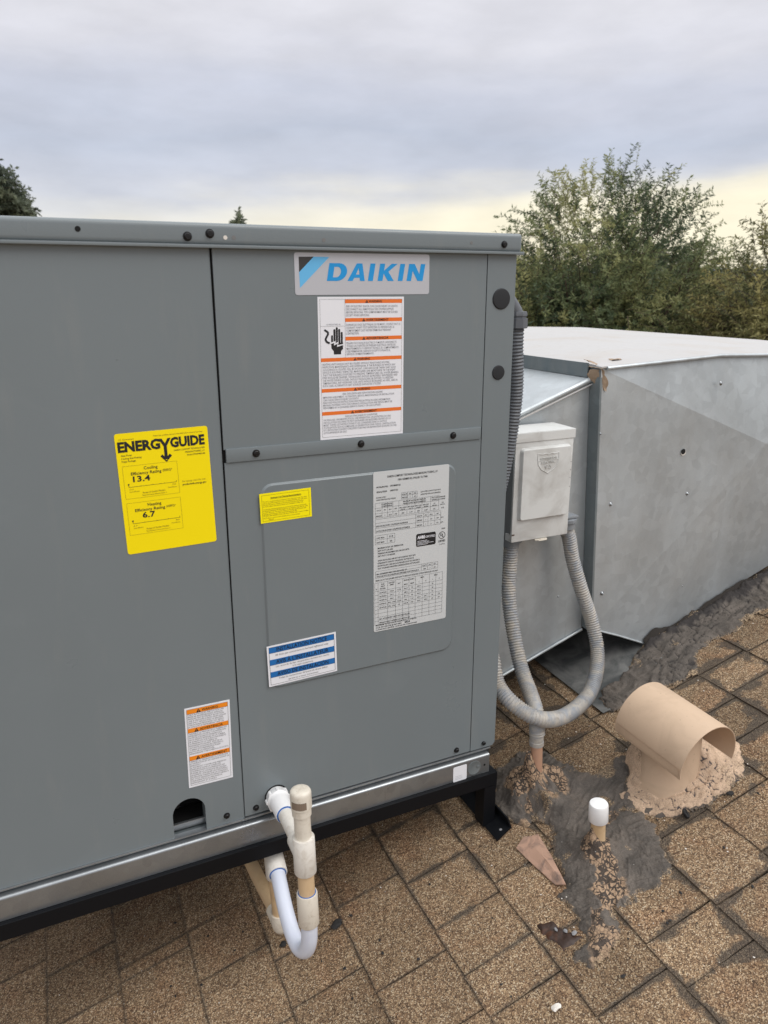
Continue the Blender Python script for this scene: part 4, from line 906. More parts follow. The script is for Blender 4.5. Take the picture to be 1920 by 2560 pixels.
part('upper_fitting', M['fitting'], lambda bm: (lathe(bm, (1.1085, .185, -.503), (.05, 0, -1), [(0, .018), (.003, .0245), (.010, .0245), (.0105, .021), (.026, .0205), (.027, .0175)], 12), box(bm, 1.080, 1.1285, .165, .205, -.5030, -.4960, .003)), cB, smooth=30)
cC = thing('flexible_conduit', 'dark grey ribbed conduit dropping from an elbow high on the cabinet side', 'conduit', (.87, .09, -.2), 'grey ribbed conduits round the disconnect box')
part('hose', M['conduit_dark'], lambda bm: sweep(bm, even(spline([(0.876, 0.088, -0.0666), (0.8766, 0.088, -0.1099), (0.8801, 0.088, -0.1555), (0.8823, 0.09, -0.2021), (0.8797, 0.092, -0.2494), (0.8749, 0.094, -0.2934), (0.8658, 0.097, -0.3543), (.850, .106, -.46), (.845, .11, -.52), (.843, .115, -.60)], .004), .0032), ribs(.0162, .0009), 22), cC, smooth=60)
part('elbow', M['conduit_dark'], lambda bm: (tube(bm, [(.808, .090, .008), (.828, .089, .008), (0.8669, 0.088, -0.0357), (0.8771, 0.088, -0.0541), (0.8778, 0.088, -0.0667)], .0150, .004, 24), lathe(bm, (.8105, .09, .008), (1, 0, 0), [(0, .019), (.006, .019)], 24)), cC, smooth=40)
part('elbow_nut', M['conduit_dark'], lambda bm: (lathe(bm, (0.8771, .088, -0.0421), (.0, 0, -1), [(0, .020), (.004, .0212), (.008, .0212), (.0085, .0195), (.0125, .0195), (.013, .0225), (.030, .0225), (.031, .0185)], 10)), cC, smooth=30)

# ------------------------------------------------------------------ sheet metal duct
duct = thing('sheet_metal_duct', 'galvanised sheet metal duct with white-coated top and cross-broken side running into the roof', 'duct', (1.4, .6, -.9))
def facets(bm, faces): 
    for f in faces: poly3(bm, f)
DY = .200; DX = 1.190; C1 = (1.722, .168, -.382)
PL = (DX, DY, -.172); PT = (1.551, DY, -.156); PRT = (2.20, DY, -.172); PBR = (2.20, DY, -.625); PB = (1.403, DY, -.887); PBL = (1.224, DY, -.812)
def bigface(bm):
    c = bm.verts.new(C1); ring = [bm.verts.new(p) for p in (PL, PT, PRT, PBR, PB, (1.31, DY, -.846), PBL)]
    n = len(ring)
    for i in range(n): bm.faces.new((ring[i], ring[(i+1) % n], c))
    a = bmesh.ops.subdivide_edges(bm, edges=bm.edges[:], cuts=3, use_grid_fill=True)
part('side_panel', M['galv'], bigface, duct)
YB = 1.5
def toppan(bm):
    a = [(DX-.004, DY-.006, -.1675), (PT[0], DY-.006, -.1515), (2.2, DY-.006, -.1675)]; b = [(DX-.004, YB, -.158), (PT[0], YB, -.140), (2.2, YB, -.158)]
    m_ = [(DX-.004, .62, -.160), (PT[0]-.01, .62, -.1365), (2.2, .62, -.160)]
    va, vm, vb = [[bm.verts.new(p) for p in q] for q in (a, m_, b)]
    for p, q in ((va, vm), (vm, vb)):
        for i in range(2): bm.faces.new((p[i], p[i+1], q[i+1], q[i]))
    r_ = bmesh.ops.extrude_face_region(bm, geom=bm.faces[:])
    for v in [g_ for g_ in r_['geom'] if isinstance(g_, bmesh.types.BMVert)]: v.co.z -= .003
part('top_panel', M['duct_top'], toppan, duct)
def beam(bm, p, q, r_, seg_=10): lathe(bm, p, Vector(q)-Vector(p), [(0, r_), ((Vector(q)-Vector(p)).length, r_)], seg_)
part('front_rim', M['galv'], lambda bm: (beam(bm, (DX+.012, DY-.006, -.1715), (PT[0], DY-.006, -.1560), .0046), beam(bm, (PT[0], DY-.006, -.1560), (2.2, DY-.006, -.172), .0046)), duct, smooth=40)
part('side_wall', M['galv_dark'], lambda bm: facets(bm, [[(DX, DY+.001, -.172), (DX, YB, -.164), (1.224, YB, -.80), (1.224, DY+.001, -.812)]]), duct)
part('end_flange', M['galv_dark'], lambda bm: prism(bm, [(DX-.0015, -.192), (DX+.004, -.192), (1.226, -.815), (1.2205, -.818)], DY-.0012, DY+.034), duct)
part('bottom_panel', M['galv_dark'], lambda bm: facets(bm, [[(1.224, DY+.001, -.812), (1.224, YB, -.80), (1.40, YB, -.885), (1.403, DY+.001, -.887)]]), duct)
part('bottom_hem', M['galv'], lambda bm: (beam(bm, (1.226, DY-.001, -.813), (1.31, DY-.001, -.847), .0022), beam(bm, (1.31, DY-.001, -.847), (1.402, DY-.001, -.888), .0022)), duct, smooth=40)
def inner(bm):
    za, zb = roofz(1.27, .5), roofz(2.2, .5)
    poly3(bm, [(1.27, .46, za), (2.2, .46, zb), (2.2, .46, -.70), (1.27, .46, -.78)]); poly3(bm, [(1.27, .46, za), (1.27, YB, za), (1.27, YB, -.78), (1.27, .46, -.78)])
    poly3(bm, [(1.404, DY+.004, -.887), (1.404, .46, -.887), (1.404, .46, roofz(1.404, .46)), (1.404, DY+.004, roofz(1.404, DY))])
part('drop_duct_blocker', M['galv_dark'], inner, duct)  # dark walls closing the duct drop, added to block light from behind
# lower left transition that follows the roof slope up from the cabinet
LYF = .235
def lpt(x): return (x, LYF, -.195-(1.194-x)*.352)
def lpb(x): return (x, LYF, -.824-(1.222-x)*.322)
def leftface(bm):
    xs = [.80, .95, 1.10, 1.2]; 
    t_ = [bm.verts.new((x, LYF + (0 if i in (0, 3) else .004), lpt(x)[2])) for i, x in enumerate((.80, .93, 1.07, 1.194))]
    mid = [bm.verts.new((x, LYF - (.0 if i in (0, 3) else .009), -.60-(1.2-x)*.34)) for i, x in enumerate((.80, .93, 1.08, 1.210))]
    b_ = [bm.verts.new((x, LYF, lpb(x)[2])) for x in (.80, .93, 1.08, 1.222)]
    for p, q in ((t_, mid), (mid, b_)):
        for i in range(3): bm.faces.new((p[i], p[i+1], q[i+1], q[i]))
    bmesh.ops.subdivide_edges(bm, edges=bm.edges[:], cuts=4, use_grid_fill=True, smooth=.6)
part('transition_side', M['galv'], leftface, duct, smooth='all')
part('transition_top', M['galv'], lambda bm: facets(bm, [[(.80, LYF, lpt(.8)[2]+.004), (DX, LYF, -.1935), (DX, YB, -.1890), (.80, YB, lpt(.8)[2]+.004)]]), duct)
part('transition_rim', M['galv'], lambda bm: (beam(bm, (.80, LYF-.004, lpt(.8)[2]), (1.191, LYF-.004, -.1985), .0062), ), duct, smooth=40)
part('rim_lip', M['duct_top'], lambda bm: beam(bm, (.80, LYF-.0085, lpt(.8)[2]-.0105), (1.193, LYF-.0085, -.2085), .0020, 8), duct, smooth=40)
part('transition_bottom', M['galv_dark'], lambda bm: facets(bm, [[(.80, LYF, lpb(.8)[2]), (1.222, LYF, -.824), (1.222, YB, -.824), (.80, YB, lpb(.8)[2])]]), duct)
part('transition_hem', M['galv'], lambda bm: beam(bm, (.80, LYF-.004, lpb(.8)[2]), (1.220, LYF-.004, -.8245), .0035), duct, smooth=40)
part('step_flange', M['galv_dark'], lambda bm: prism(bm, [(DX-.008, -.1945), (DX-.0045, -.1945), (DX-.0045, -.1625), (DX-.008, -.1625)], .236, YB), duct)
for p in [(1.190, -.320), (1.548, -.221), (1.451, -.381), (1.480, -.490), (1.249, -.493), (1.246, -.720), (1.510, -.744), (1.769, -.446)]:
    if p == (1.451, -.381): continue
    # side panel bulges towards its cross-break centre
    fx_ = max(0, 1-abs(p[0]-1.722)/.53); fz_ = max(0, 1-abs(p[1]+.382)/.45); yb = DY-.032*min(fx_, fz_)
    x_ = p[0]+(.012 if p[0] < 1.2 else 0)
    part('screw_tip', M['rail'], lambda bm: lathe(bm, (x_, yb+.001, p[1]), (0, -1, 0), [(0, .0055), (.0012, .0032), (.0028, .0024), (.0048, .0006)], 12), duct, smooth=40)
part('screw_tip', M['rail'], lambda bm: lathe(bm, (1.139, .2345, -.722), (0, -1, 0), [(0, .0055), (.0012, .0032), (.0028, .0024), (.0048, .0006)], 12), duct, smooth=40)
part('test_hole', M['black'], lambda bm: lathe(bm, (1.451, .1835, -.381), (0, -1, 0), [(0, .0068), (.0008, .0068)], 20), duct)
part('test_hole_burr', M['chip'], lambda bm: lathe(bm, (1.452, .1836, -.383), (0, -1, 0), [(0, .0078), (.0004, .0078)], 20), duct)
def blob(bm, pts, th):
    a = [bm.verts.new(p) for p in pts]; c = Vector((0, 0, 0))
    for v in a: c += v.co
    c = bm.verts.new(c/len(a)+Vector(th)); n = len(a)
    for i in range(n): bm.faces.new((a[i], a[(i+1) % n], c))
    bmesh.ops.subdivide_edges(bm, edges=bm.edges[:], cuts=3, use_grid_fill=True, smooth=.3)
    for v in bm.verts: v.co += Vector((mn.noise(v.co*120), mn.noise(v.co*120+Vector((3, 1, 2))), mn.noise(v.co*120+Vector((7, 1, 5)))))*.003
part('corner_caulk', M['tape'], lambda bm: blob(bm, [(1.176, .232, -.188), (1.181, .225, -.176), (1.193, .197, -.1725), (1.199, .196, -.186), (1.209, .195, -.206), (1.208, .195, -.226), (1.200, .197, -.218), (1.186, .222, -.203)], (.0, -.007, .002)), duct, smooth='all')
part('corner_caulk', M['tape'], lambda bm: blob(bm, [(1.184, .235, -.158), (1.190, .262, -.157), (1.197, .25, -.161), (1.194, .215, -.164), (1.186, .212, -.166)], (0, 0, .003)), duct, smooth='all')
part('top_stain', M['tape'], lambda bm: blob(bm, [(1.262, .245, -.1603), (1.293, .248, -.1595), (1.30, .262, -.1588), (1.27, .268, -.1598)], (0, 0, .002)), duct, smooth='all')

# flat metal sheet lying under the duct
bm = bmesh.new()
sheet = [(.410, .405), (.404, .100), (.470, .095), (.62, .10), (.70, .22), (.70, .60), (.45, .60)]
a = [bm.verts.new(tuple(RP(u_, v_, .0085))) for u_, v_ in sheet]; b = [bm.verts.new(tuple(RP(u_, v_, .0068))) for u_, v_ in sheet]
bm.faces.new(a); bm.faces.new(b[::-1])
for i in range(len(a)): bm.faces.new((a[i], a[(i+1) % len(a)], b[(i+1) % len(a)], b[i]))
tag(obj('flashing_sheet', bm, M['dullsheet']), 'flat metal sheet on shingles under the duct, its shade painted dark grey', 'metal sheet')

# ------------------------------------------------------------------ mastic patches
def strokes(u_, v_, a, sd):
    x_ = u_*math.cos(a)+v_*math.sin(a); y_ = -u_*math.sin(a)+v_*math.cos(a); wq = fbm(x_*12, y_*12, sd+1, 3)*1.6
    r1 = 1-np.abs(fbm(x_*14+wq, y_*75+wq*2, sd, 3)-.5)*6; r2 = 1-np.abs(fbm(x_*70+wq*2, y_*16+wq, sd+5, 3)-.5)*6
    m_ = np.clip((fbm(x_*9, y_*9, sd+9, 3)-.42)*8, 0, 1); return np.clip(r1, 0, 1)**2*m_ + np.clip(r2, 0, 1)**2*(1-m_)*.8
def patch(name, outline, mt, res, height, tone, label=None, cat='roof sealant', rough_edge=.008, parent=None, dust=1.):
    P_ = np.array(outline); lo_ = P_.min(0)-.03; hi_ = P_.max(0)+.03
    nu = int((hi_[0]-lo_[0])/res); nv = int((hi_[1]-lo_[1])/res)
    uu, vv = np.meshgrid(np.linspace(lo_[0], hi_[0], nu), np.linspace(lo_[1], hi_[1], nv), indexing='ij')
    d = polydist(uu, vv, outline) + (fbm(uu*55, vv*55, 11, 4)-.5)*rough_edge*3
    base, du, dv_ = height(uu, vv, d)
    h = -.004 + np.clip(d/.012, 0, 1)**.6*.0105 + np.clip(d, 0, 1)*0 + base
    keep = d > -.001
    idx = -np.ones(uu.shape, int); cell = keep[:-1, :-1] & keep[1:, :-1] & keep[:-1, 1:] & keep[1:, 1:]
    ii, jj = np.nonzero(cell); q = np.stack([ii*nv+jj, (ii+1)*nv+jj, (ii+1)*nv+jj+1, ii*nv+jj+1], 1)
    used = np.unique(q); mp_ = -np.ones(nu*nv, int); mp_[used] = np.arange(len(used)); q = mp_[q]
    V = RPa((uu+du).ravel()[used], (vv+dv_).ravel()[used], h.ravel()[used])
    t = tone(uu, vv, d, h); c = np.stack([t[0].ravel(), t[1].ravel(), (t[2].ravel() if len(t) > 2 else np.zeros(nu*nv)), np.clip(np.clip(1-d/.016, 0, 1)*1.1*(fbm(uu*60, vv*60, 301, 4)*1.6-.25)+np.clip((fbm(uu*17, vv*17, 305, 5)-.60)*5, 0, .8), 0, 1).ravel()*dust], 1)[used]
    o = rawmesh(name, V, q, mt, parent, smooth=True, cols=c)
    if label: tag(o, label, cat)
    return o
elec = [(.046, -.016), (.040, .02), (.055, .070), (.112, .118), (.164, .131), (.195, .126), (.232, .096), (.241, .036), (.258, .023), (.250, -.010), (.268, -.030), (.314, -.029), (.360, -.030), (.36, -.075), (.300, -.11), (.285, -.150), (.27, -.175), (.233, -.150), (.175, -.165), (.135, -.155), (.100, -.118), (.106, -.080), (.088, -.064), (.075, -.069), (.057, -.047)]
PU, PV = .143, -.001
def h_elec(u_, v_, d):
    r_ = np.hypot(u_-PU, v_-PV); th = np.arctan2(v_-PV, u_-PU); w_ = fbm(u_*45, v_*45, 3, 3)-.5
    m_ = .078*np.exp(-(r_/(.024*(1+.20*np.sin(3*th+1))))**1.15)
    r2 = r_*(1+.22*np.sin(2*th+.7)+.12*np.sin(5*th))
    m_ = m_ + .016*np.exp(-((r2-.050)/.026)**2)*(1+.5*np.sin(4*th+2)) + .006*np.exp(-(r2/.10)**4)
    rid = np.abs(np.sin(th*6+fbm(u_*30, v_*30, 9, 3)*5))*np.exp(-(r_/.07)**2)*.004
    m_ = m_ + .022*np.exp(-(r_/.017)**4)
    fold = .0042*strokes(u_, v_, .5, 201)+.003*(1-np.abs(fbm(u_*20, v_*20, 21, 5)-.5)*5).clip(0, 1)**2
    c = np.exp(-(cracks(u_*130, v_*130, 4)/.09)**2)*.0012*(r_ < .075)
    return m_*(1+.30*w_)+w_*.007+rid+fold-c, 0, 0
def t_elec(u_, v_, d, h):
    r_ = np.hypot(u_-PU, v_-PV); f1 = fbm(u_*26+4, v_*26, 31, 5)
    f2 = fbm(u_*60, v_*22, 37, 4); p = np.clip((f1*.5+f2*.5-.50)*9+.35, 0, 1)*np.clip(1.3-(r_/.080)**2, 0, 1)*.9; p = np.maximum(p, (r_ < .020)*.75*np.clip((f1-.3)*5, 0, 1))
    p = np.maximum(p, np.clip((fbm(u_*16, v_*16, 8, 4)-.64)*7, 0, 1)*.8)
    return p, 0*p, np.clip(1.1-(r_/.09)**2, 0, 1)
patch('roof_sealant', elec, M['mastic'], .0021, h_elec, t_elec, 'dark grey dried roof sealant mounded round the electrical conduit pipe')
gas = [(.117, -.112), (.158, -.112), (.215, -.119), (.258, -.155), (.276, -.185), (.279, -.215), (.251, -.259), (.239, -.301), (.204, -.322), (.174, -.331), (.139, -.325), (.112, -.327), (.088, -.320), (.070, -.353), (.038, -.380), (.008, -.384), (-.018, -.378), (-.036, -.345), (-.008, -.330), (.015, -.330), (.022, -.291), (.024, -.262), (.028, -.228), (.054, -.222), (.062, -.190), (.066, -.155), (.086, -.133), (.098, -.118)]
GU, GV = .140, -.206
def h_gas(u_, v_, d):
    r_ = np.hypot(u_-GU, (v_-GV)); th = np.arctan2(v_-GV, u_-GU); w_ = fbm(u_*40+7, v_*40, 13, 3)-.5
    m_ = .052*np.exp(-(r_/.020)**1.3) + .016*np.exp(-(r_/.050)**2)
    flow = .008*np.exp(-(((u_-(.10+(v_+.24)*.55))/.022)**2))*np.clip((-v_-.2)*12, 0, 1)
    ridge = .006*np.exp(-((np.abs(v_+.225+(u_-.14)*.4))/.012)**2)*np.exp(-((u_-.10)/.06)**2)
    ck = np.exp(-(cracks(u_*125+fbm(u_*50, v_*50, 2, 4)*3.2, v_*100+fbm(u_*45, v_*45, 4, 4)*3.2, 6)/.11)**2)
    return m_*(1+.35*w_)+flow+ridge+w_*.005-ck*.0016*(np.hypot(u_-.11, v_+.27) < .12)+.0042*strokes(u_, v_, -.5, 221)+.002*(1-np.abs(fbm(u_*20, v_*20, 5, 5)-.5)*5).clip(0, 1)**2, 0, 0
def t_gas(u_, v_, d, h):
    r_ = np.hypot(u_-GU, v_-GV); f1 = fbm(u_*24, v_*24+9, 41, 5)
    band = np.exp(-((u_-(.122+(v_+.24)*.62))/.050)**2)*np.clip((.0-v_-.17)*14, 0, 1)
    p = np.clip(band*1.25*np.clip((f1-.28)*4, 0, 1), 0, 1); p = np.maximum(p, (r_ < .028)*np.clip((f1-.25)*5, 0, 1))
    p = np.maximum(p, np.clip(.9-np.hypot((u_-.205)/.05, (v_+.150)/.03), 0, 1)*2*np.clip((f1-.3)*3, 0, 1))
    ck = np.exp(-(cracks(u_*125+fbm(u_*50, v_*50, 2, 4)*3.2, v_*100+fbm(u_*45, v_*45, 4, 4)*3.2, 6)/.13)**2); f3 = fbm(u_*30, v_*30, 91, 4); return np.clip(p*np.clip((f3-.22)*5, .0, 1), 0, 1)*.95, 0*p, np.ones_like(p)*.9+.5*fbm(u_*20, v_*20, 15, 3)
patch('roof_sealant', gas, M['mastic'], .0020, h_gas, t_gas, 'cracked grey and tan roof sealant trailing down from the white-capped pipe stub')
VU, VV = .383, -.118
vent0 = [(.394, -.030), (.345, -.060), (.320, -.095), (.285, -.108), (.270, -.112), (.258, -.128), (.271, -.157), (.287, -.200), (.323, -.222), (.369, -.236), (.427, -.240), (.479, -.227), (.518, -.197), (.542, -.163), (.548, -.1), (.523, -.057), (.477, -.035), (.43, -.02)]
vent = [(.400+(a_-.400)*1.07, -.125+(b_+.125)*1.09) for a_, b_ in vent0]
def h_vent(u_, v_, d):
    r_ = np.hypot(u_-VU-.01, v_-VV); w_ = fbm(u_*26, v_*26+3, 23, 3)-.5; th = np.arctan2(v_-VV, u_-VU)
    m_ = .040*np.exp(-(np.clip(r_-.050, 0, 1)/.030)**1.4) + .020*np.exp(-(np.clip(r_-.05, 0, 1)/.072)**2)*np.clip((u_-.285)*18, 0, 1)
    ck = np.exp(-(cracks(u_*42+fbm(u_*30, v_*30, 12, 3)*2.2, v_*42+fbm(u_*30, v_*30, 17, 3)*2, 16)/.040)**2)*np.clip((fbm(u_*24, v_*24, 77, 4)-.43)*12, 0, 1)
    rp_ = .0022*np.sin(r_*380+w_*9)*np.exp(-((r_-.085)/.03)**2)*np.clip(.5-np.sin(th+.3), 0, 1)
    return m_*(1+.10*w_)+w_*.0045-ck*.0026+rp_, 0, 0
def t_vent(u_, v_, d, h):
    f1 = fbm(u_*30, v_*30, 51, 5); p = np.clip((d-.001)/.005, 0, 1)*np.clip((f1-.10)*9, 0, 1)
    p = p*np.where(u_ < .30, np.clip((f1-.42)*9, 0, 1), 1)
    ck = np.exp(-(cracks(u_*42+fbm(u_*30, v_*30, 12, 3)*2.2, v_*42+fbm(u_*30, v_*30, 17, 3)*2, 16)/.045)**2)*np.clip((fbm(u_*24, v_*24, 77, 4)-.43)*12, 0, 1)
    r_ = np.hypot(u_-VU-.01, v_-VV); ck = ck*np.clip((r_-.055)*60, 0, 1)
    fl = np.clip((fbm(u_*60, v_*120, 61, 3)-.79)*16, 0, 1)*np.clip((r_-.07)*40, 0, 1)
    return p, np.maximum(ck, fl), .04*np.ones_like(p)
patch('roof_sealant', vent, M['mastic_tan'], .0018, h_vent, t_vent, 'tan-painted cracked roof sealant heaped round the foot of the hooded vent', dust=.45)
ductm = [(.540, .190), (.575, .21), (.600, .225), (.702, .232), (.802, .236), (.915, .240), (1.0, .243), (1.25, .246), (1.60, .250), (1.60, .10), (1.30, .12), (1.125, .15), (1.05, .150), (.976, .136), (.898, .132), (.865, .116), (.825, .12), (.79, .131), (.733, .127), (.700, .100), (.677, .075), (.654, .060), (.606, .065), (.576, .070), (.526, .085), (.485, .083), (.440, .080), (.418, .098), (.413, .125), (.425, .150), (.455, .172), (.50, .175)]
def h_duct(u_, v_, d):
    w_ = fbm(u_*28, v_*34, 71, 3)-.5; ck = np.exp(-(cracks(u_*45+fbm(u_*22, v_*22, 5, 3)*2.5, v_*30+fbm(u_*22, v_*22, 6, 3)*2.5, 3)/.06)**2)*(fbm(u_*14, v_*14, 7, 3) > .44)
    wall = np.exp(-((.232-v_)/.020)**2)*np.clip((u_-.60)*20, 0, 1); wall = np.where(v_ > .232, np.clip((u_-.60)*20, 0, 1), wall)
    return .004+.0045*strokes(u_, v_, .1, 241)+w_*.006+.020*wall*(.8+.5*w_)-ck*.0028+.003*np.abs(fbm(u_*16, v_*26, 15, 4)-.5)*2, 0, 0
def t_duct(u_, v_, d, h):
    ck = np.exp(-(cracks(u_*45+fbm(u_*22, v_*22, 5, 3)*2.5, v_*30+fbm(u_*22, v_*22, 6, 3)*2.5, 3)/.07)**2)*(fbm(u_*14, v_*14, 7, 3) > .44)
    return np.zeros_like(u_), np.clip(ck*.8+np.clip((v_-.205+(fbm(u_*40, v_*40, 9, 3)-.5)*.03)*60, 0, 1)*.9*(u_ > .58), 0, 1)
patch('roof_sealant', ductm, M['mastic'], .0030, h_duct, t_duct, 'broad dark grey sealant strip along the foot of the galvanised duct')
# sealant smeared up the duct wall
def smear(bm):
    n = 90; top_ = []; low = []
    for i in range(n+1):
        x = 1.398+i*(2.0-1.398)/n; zr = roofz(x, DY-.003); hh = .020+.016*(fbm(np.array([x*14]), np.array([2.]), 5, 4)[0]-.35)*2+.012*max(0, math.sin(x*23))
        top_.append(bm.verts.new((x, DY-.0035-.002*(x > 1.4), zr+max(.008, hh)+.004))); low.append(bm.verts.new((x, DY-.016, zr+.004)))
    for i in range(n): bm.faces.new((low[i], low[i+1], top_[i+1], top_[i]))
part('sealant_smear', M['underlay'], smear, duct)

# ------------------------------------------------------------------ roof vent
vt = thing('roof_vent', 'tan-painted half-round hooded roof vent open at its front end', 'roof vent', (1.145, -.17, -.98))
VC = Vector((1.133, -.257, -.884)); VR = .0765; VL = .172; ph, ta = R(-2.81), R(4.6)
vax = Vector((math.sin(ph)*math.cos(ta), math.cos(ph)*math.cos(ta), math.sin(ta))); vs_ = Vector((math.cos(ph), -math.sin(ph), 0)); vu = vs_.cross(vax)
def hoodv(bm):
    n = 36; rin = VR-.0016; prof_ = []
    for k in range(n+1):
        a = R(-14+208*k/n); prof_.append((math.cos(a), math.sin(a)))
    nl = 10
    def ring(rad, t): return [bm.verts.new(VC+vax*t+vs_*(p[0]*rad)+vu*(p[1]*rad)) for p in prof_]
    out = [ring(VR, VL*i/nl) for i in range(nl+1)]; inn = [ring(rin, VL*i/nl) for i in range(nl+1)]
    for a, b in zip(out, out[1:]):
        for i in range(n): bm.faces.new((a[i], a[i+1], b[i+1], b[i]))
    for a, b in zip(inn, inn[1:]):
        for i in range(n): bm.faces.new((a[i+1], a[i], b[i], b[i+1]))
    for i in range(n): bm.faces.new((out[0][i+1], out[0][i], inn[0][i], inn[0][i+1])); bm.faces.new((out[-1][i], out[-1][i+1], inn[-1][i+1], inn[-1][i]))
    for k in (0, n):
        for j in range(nl): bm.faces.new((out[j][k], out[j+1][k], inn[j+1][k], inn[j][k]))
part('hood', M['tanpaint'], hoodv, vt, smooth=40)
part('hood_strip', M['tanpaint'], lambda bm: [bm.faces.new([bm.verts.new(tuple(VC+vax*t+vs_*x_+vu*y_)) for t, x_, y_ in q]) for q in ([(.004, -.0785, .004), (VL-.004, -.0785, .004), (VL-.004, -.0770, -.012), (.004, -.0770, -.012)], [(.004, -.0770, -.012), (VL-.004, -.0770, -.012), (VL-.004, -.0560, -.026), (.016, -.0560, -.026)])], vt)
sc0 = VC+vax*.088
part('stem', M['tanpaint'], lambda bm: lathe(bm, (sc0.x, sc0.y, -.835), (0, 0, -1), [(0, .0530), (.01, .0545), (.095, .0560), (.125, .060), (.160, .070)], 44, caps=False), vt, smooth=40)
# white-capped stub
gs = thing('capped_pipe_stub', 'short tan-stained pipe stub with a white plastic cap in cracked sealant', 'pipe', (.905, -.22, -1.05))
gx = Vector((.9065, -.22, -1.05)); gd = Vector((-.07, 0, 1)).normalized()
part('pipe', M['pvc_tan'], lambda bm: lathe(bm, gx, gd, [(0, .0145), (.098, .0132)], 24), gs, smooth=30)
part('cap', M['pvc_new'], lambda bm: lathe(bm, gx+gd*.085, gd, [(0, .0130), (0, .0178), (.001, .0184), (.034, .0180), (.0375, .0165), (.0385, .0135), (.0385, .001)], 32), gs, smooth=40)

# pink-tan flashing scrap, rusty spot, crumbs
bm = bmesh.new()
fl = [(.024, -.098), (.050, -.088), (.078, -.097), (.070, -.150), (.056, -.205), (.050, -.228), (.036, -.212), (.030, -.16)]
a = [bm.verts.new(tuple(RP(u_, v_, .0085+.004*math.sin(i*1.7)))) for i, (u_, v_) in enumerate(fl)]; c = bm.verts.new(tuple(RP(.052, -.15, .014)))
for i in range(len(a)): bm.faces.new((a[i], a[(i+1) % len(a)], c))
bmesh.ops.subdivide_edges(bm, edges=bm.edges[:], cuts=2, use_grid_fill=True)
for v in bm.verts: v.co += Vector(NR)*mn.noise(v.co*60)*.002
r_ = bmesh.ops.extrude_face_region(bm, geom=bm.faces[:])
for v in [g_ for g_ in r_['geom'] if isinstance(g_, bmesh.types.BMVert)]: v.co -= Vector(NR)*.002
tag(obj('flashing_scrap', bm, M['flashing']), 'pinkish tan metal flashing scrap stuck in sealant beside the stand foot', 'metal scrap')
def h_r(u_, v_, d): return (fbm(u_*70, v_*70, 2, 4)-.5)*.006-.001, 0, 0
def t_r(u_, v_, d, h): return np.zeros_like(u_), np.clip((fbm(u_*60, v_*60, 8, 3)-.45)*4, 0, 1)*.0
patch('tar_spot', [(-.052, -.272), (-.036, -.252), (-.010, -.262), (.010, -.300), (.016, -.328), (-.010, -.334), (-.036, -.334), (-.045, -.305)], M['rust'], .0025, h_r, t_r, 'rust-brown glossy tar spot in a gap beside the sealant trail', 'tar')
def crumb(u_, v_, s, mt, label, cat, name, group=None, flat=.45):
    bm = bmesh.new(); bmesh.ops.create_icosphere(bm, subdivisions=2, radius=s); c = RP(u_, v_, .006+s*flat*.6)
    sd_ = Vector((u_*91, v_*77, s*999)); R3 = Matrix((tuple(U), tuple(A), tuple(NR))).transposed()
    for v in bm.verts:
        q = v.co*(1+.55*mn.noise(v.co*(1.3/s)+sd_)); v.co = R3 @ Vector((q.x*(1+.6*math.sin(u_*50)), q.y, q.z*flat)) + Vector(c)
    tag(obj(name, bm, mt), label, cat, group)
gC = 'loose black tar crumbs on the shingles'; gW = 'tiny pale stone chips on the shingles'
crumb(-.352, -.030, .0085, M['debris'], 'largest black tar crumb, on shingles right of the drain trap', 'debris', 'tar_crumb', gC)
crumb(-.456, -.004, .0058, M['debris'], 'round dark crumb on shingles beside the drain trap bend', 'debris', 'tar_crumb', gC)
crumb(.329, -.241, .0085, M['debris'], 'black elongated tar lump below the tan vent sealant', 'debris', 'tar_crumb', gC, 1.2)
crumb(.432, -.252, .0060, M['debris'], 'small black crumb right of the tan vent sealant edge', 'debris', 'tar_crumb', gC)
for i_, (u_, v_, s_) in enumerate(((-.404, -.085, .0035), (-.372, -.125, .0030), (-.395, .040, .0045), (-.300, -.140, .0040), (-.520, .075, .0030), (-.67, .02, .0035), (-.25, -.19, .0030), (.20, -.36, .0035), (.47, -.285, .0040), (.02, -.42, .003))):
    crumb(u_, v_, s_, M['debris'], ('tiny dark crumb just below the drain trap bend', 'tiny dark crumb farthest below the drain trap', 'dark crumb under the end elbow of the drain', 'small crumb on the tab right of the drain trap', 'small dark crumb left of the drain, under the black beam', 'dark crumb on shingles near the bottom left corner', 'tiny crumb on shingles halfway between drain and rust spot', 'small crumb right of the long sealant trail', 'dark crumb on shingles below the vent, rightmost', 'tiny crumb on shingles near the bottom edge, by the white chip')[i_], 'debris', 'tar_crumb', gC)
crumb(-.099, -.400, .0055, M['chip'], 'white stone chip near the bottom edge of the roof view', 'debris', 'stone_chip', gW)
rs = random.Random(5); cr = bmesh.new(); ch = bmesh.new()
def scat(bmx, n, s0, s1, ur, vr):
    for _ in range(n):
        u_, v_ = rs.uniform(*ur), rs.uniform(*vr); s = rs.uniform(s0, s1); m_ = Matrix.Translation(Vector(RP(u_, v_, .0045+s*.3))) @ Matrix.Rotation(rs.uniform(0, 6), 4, 'Z') @ Matrix.Diagonal((rs.uniform(.7, 1.7), 1, .5, 1))
        bmesh.ops.create_icosphere(bmx, subdivisions=1, radius=s, matrix=m_)
scat(cr, 150, .0008, .0030, (-.95, .9), (-.62, .35)); scat(ch, 170, .0005, .0016, (-.95, .9), (-.62, .35)); scat(ch, 60, .0006, .002, (0, .35), (-.36, .12))
o = obj('tar_grit', cr, M['debris']); o['kind'] = 'stuff'; o['label'] = 'fine black grit scattered over the shingles'
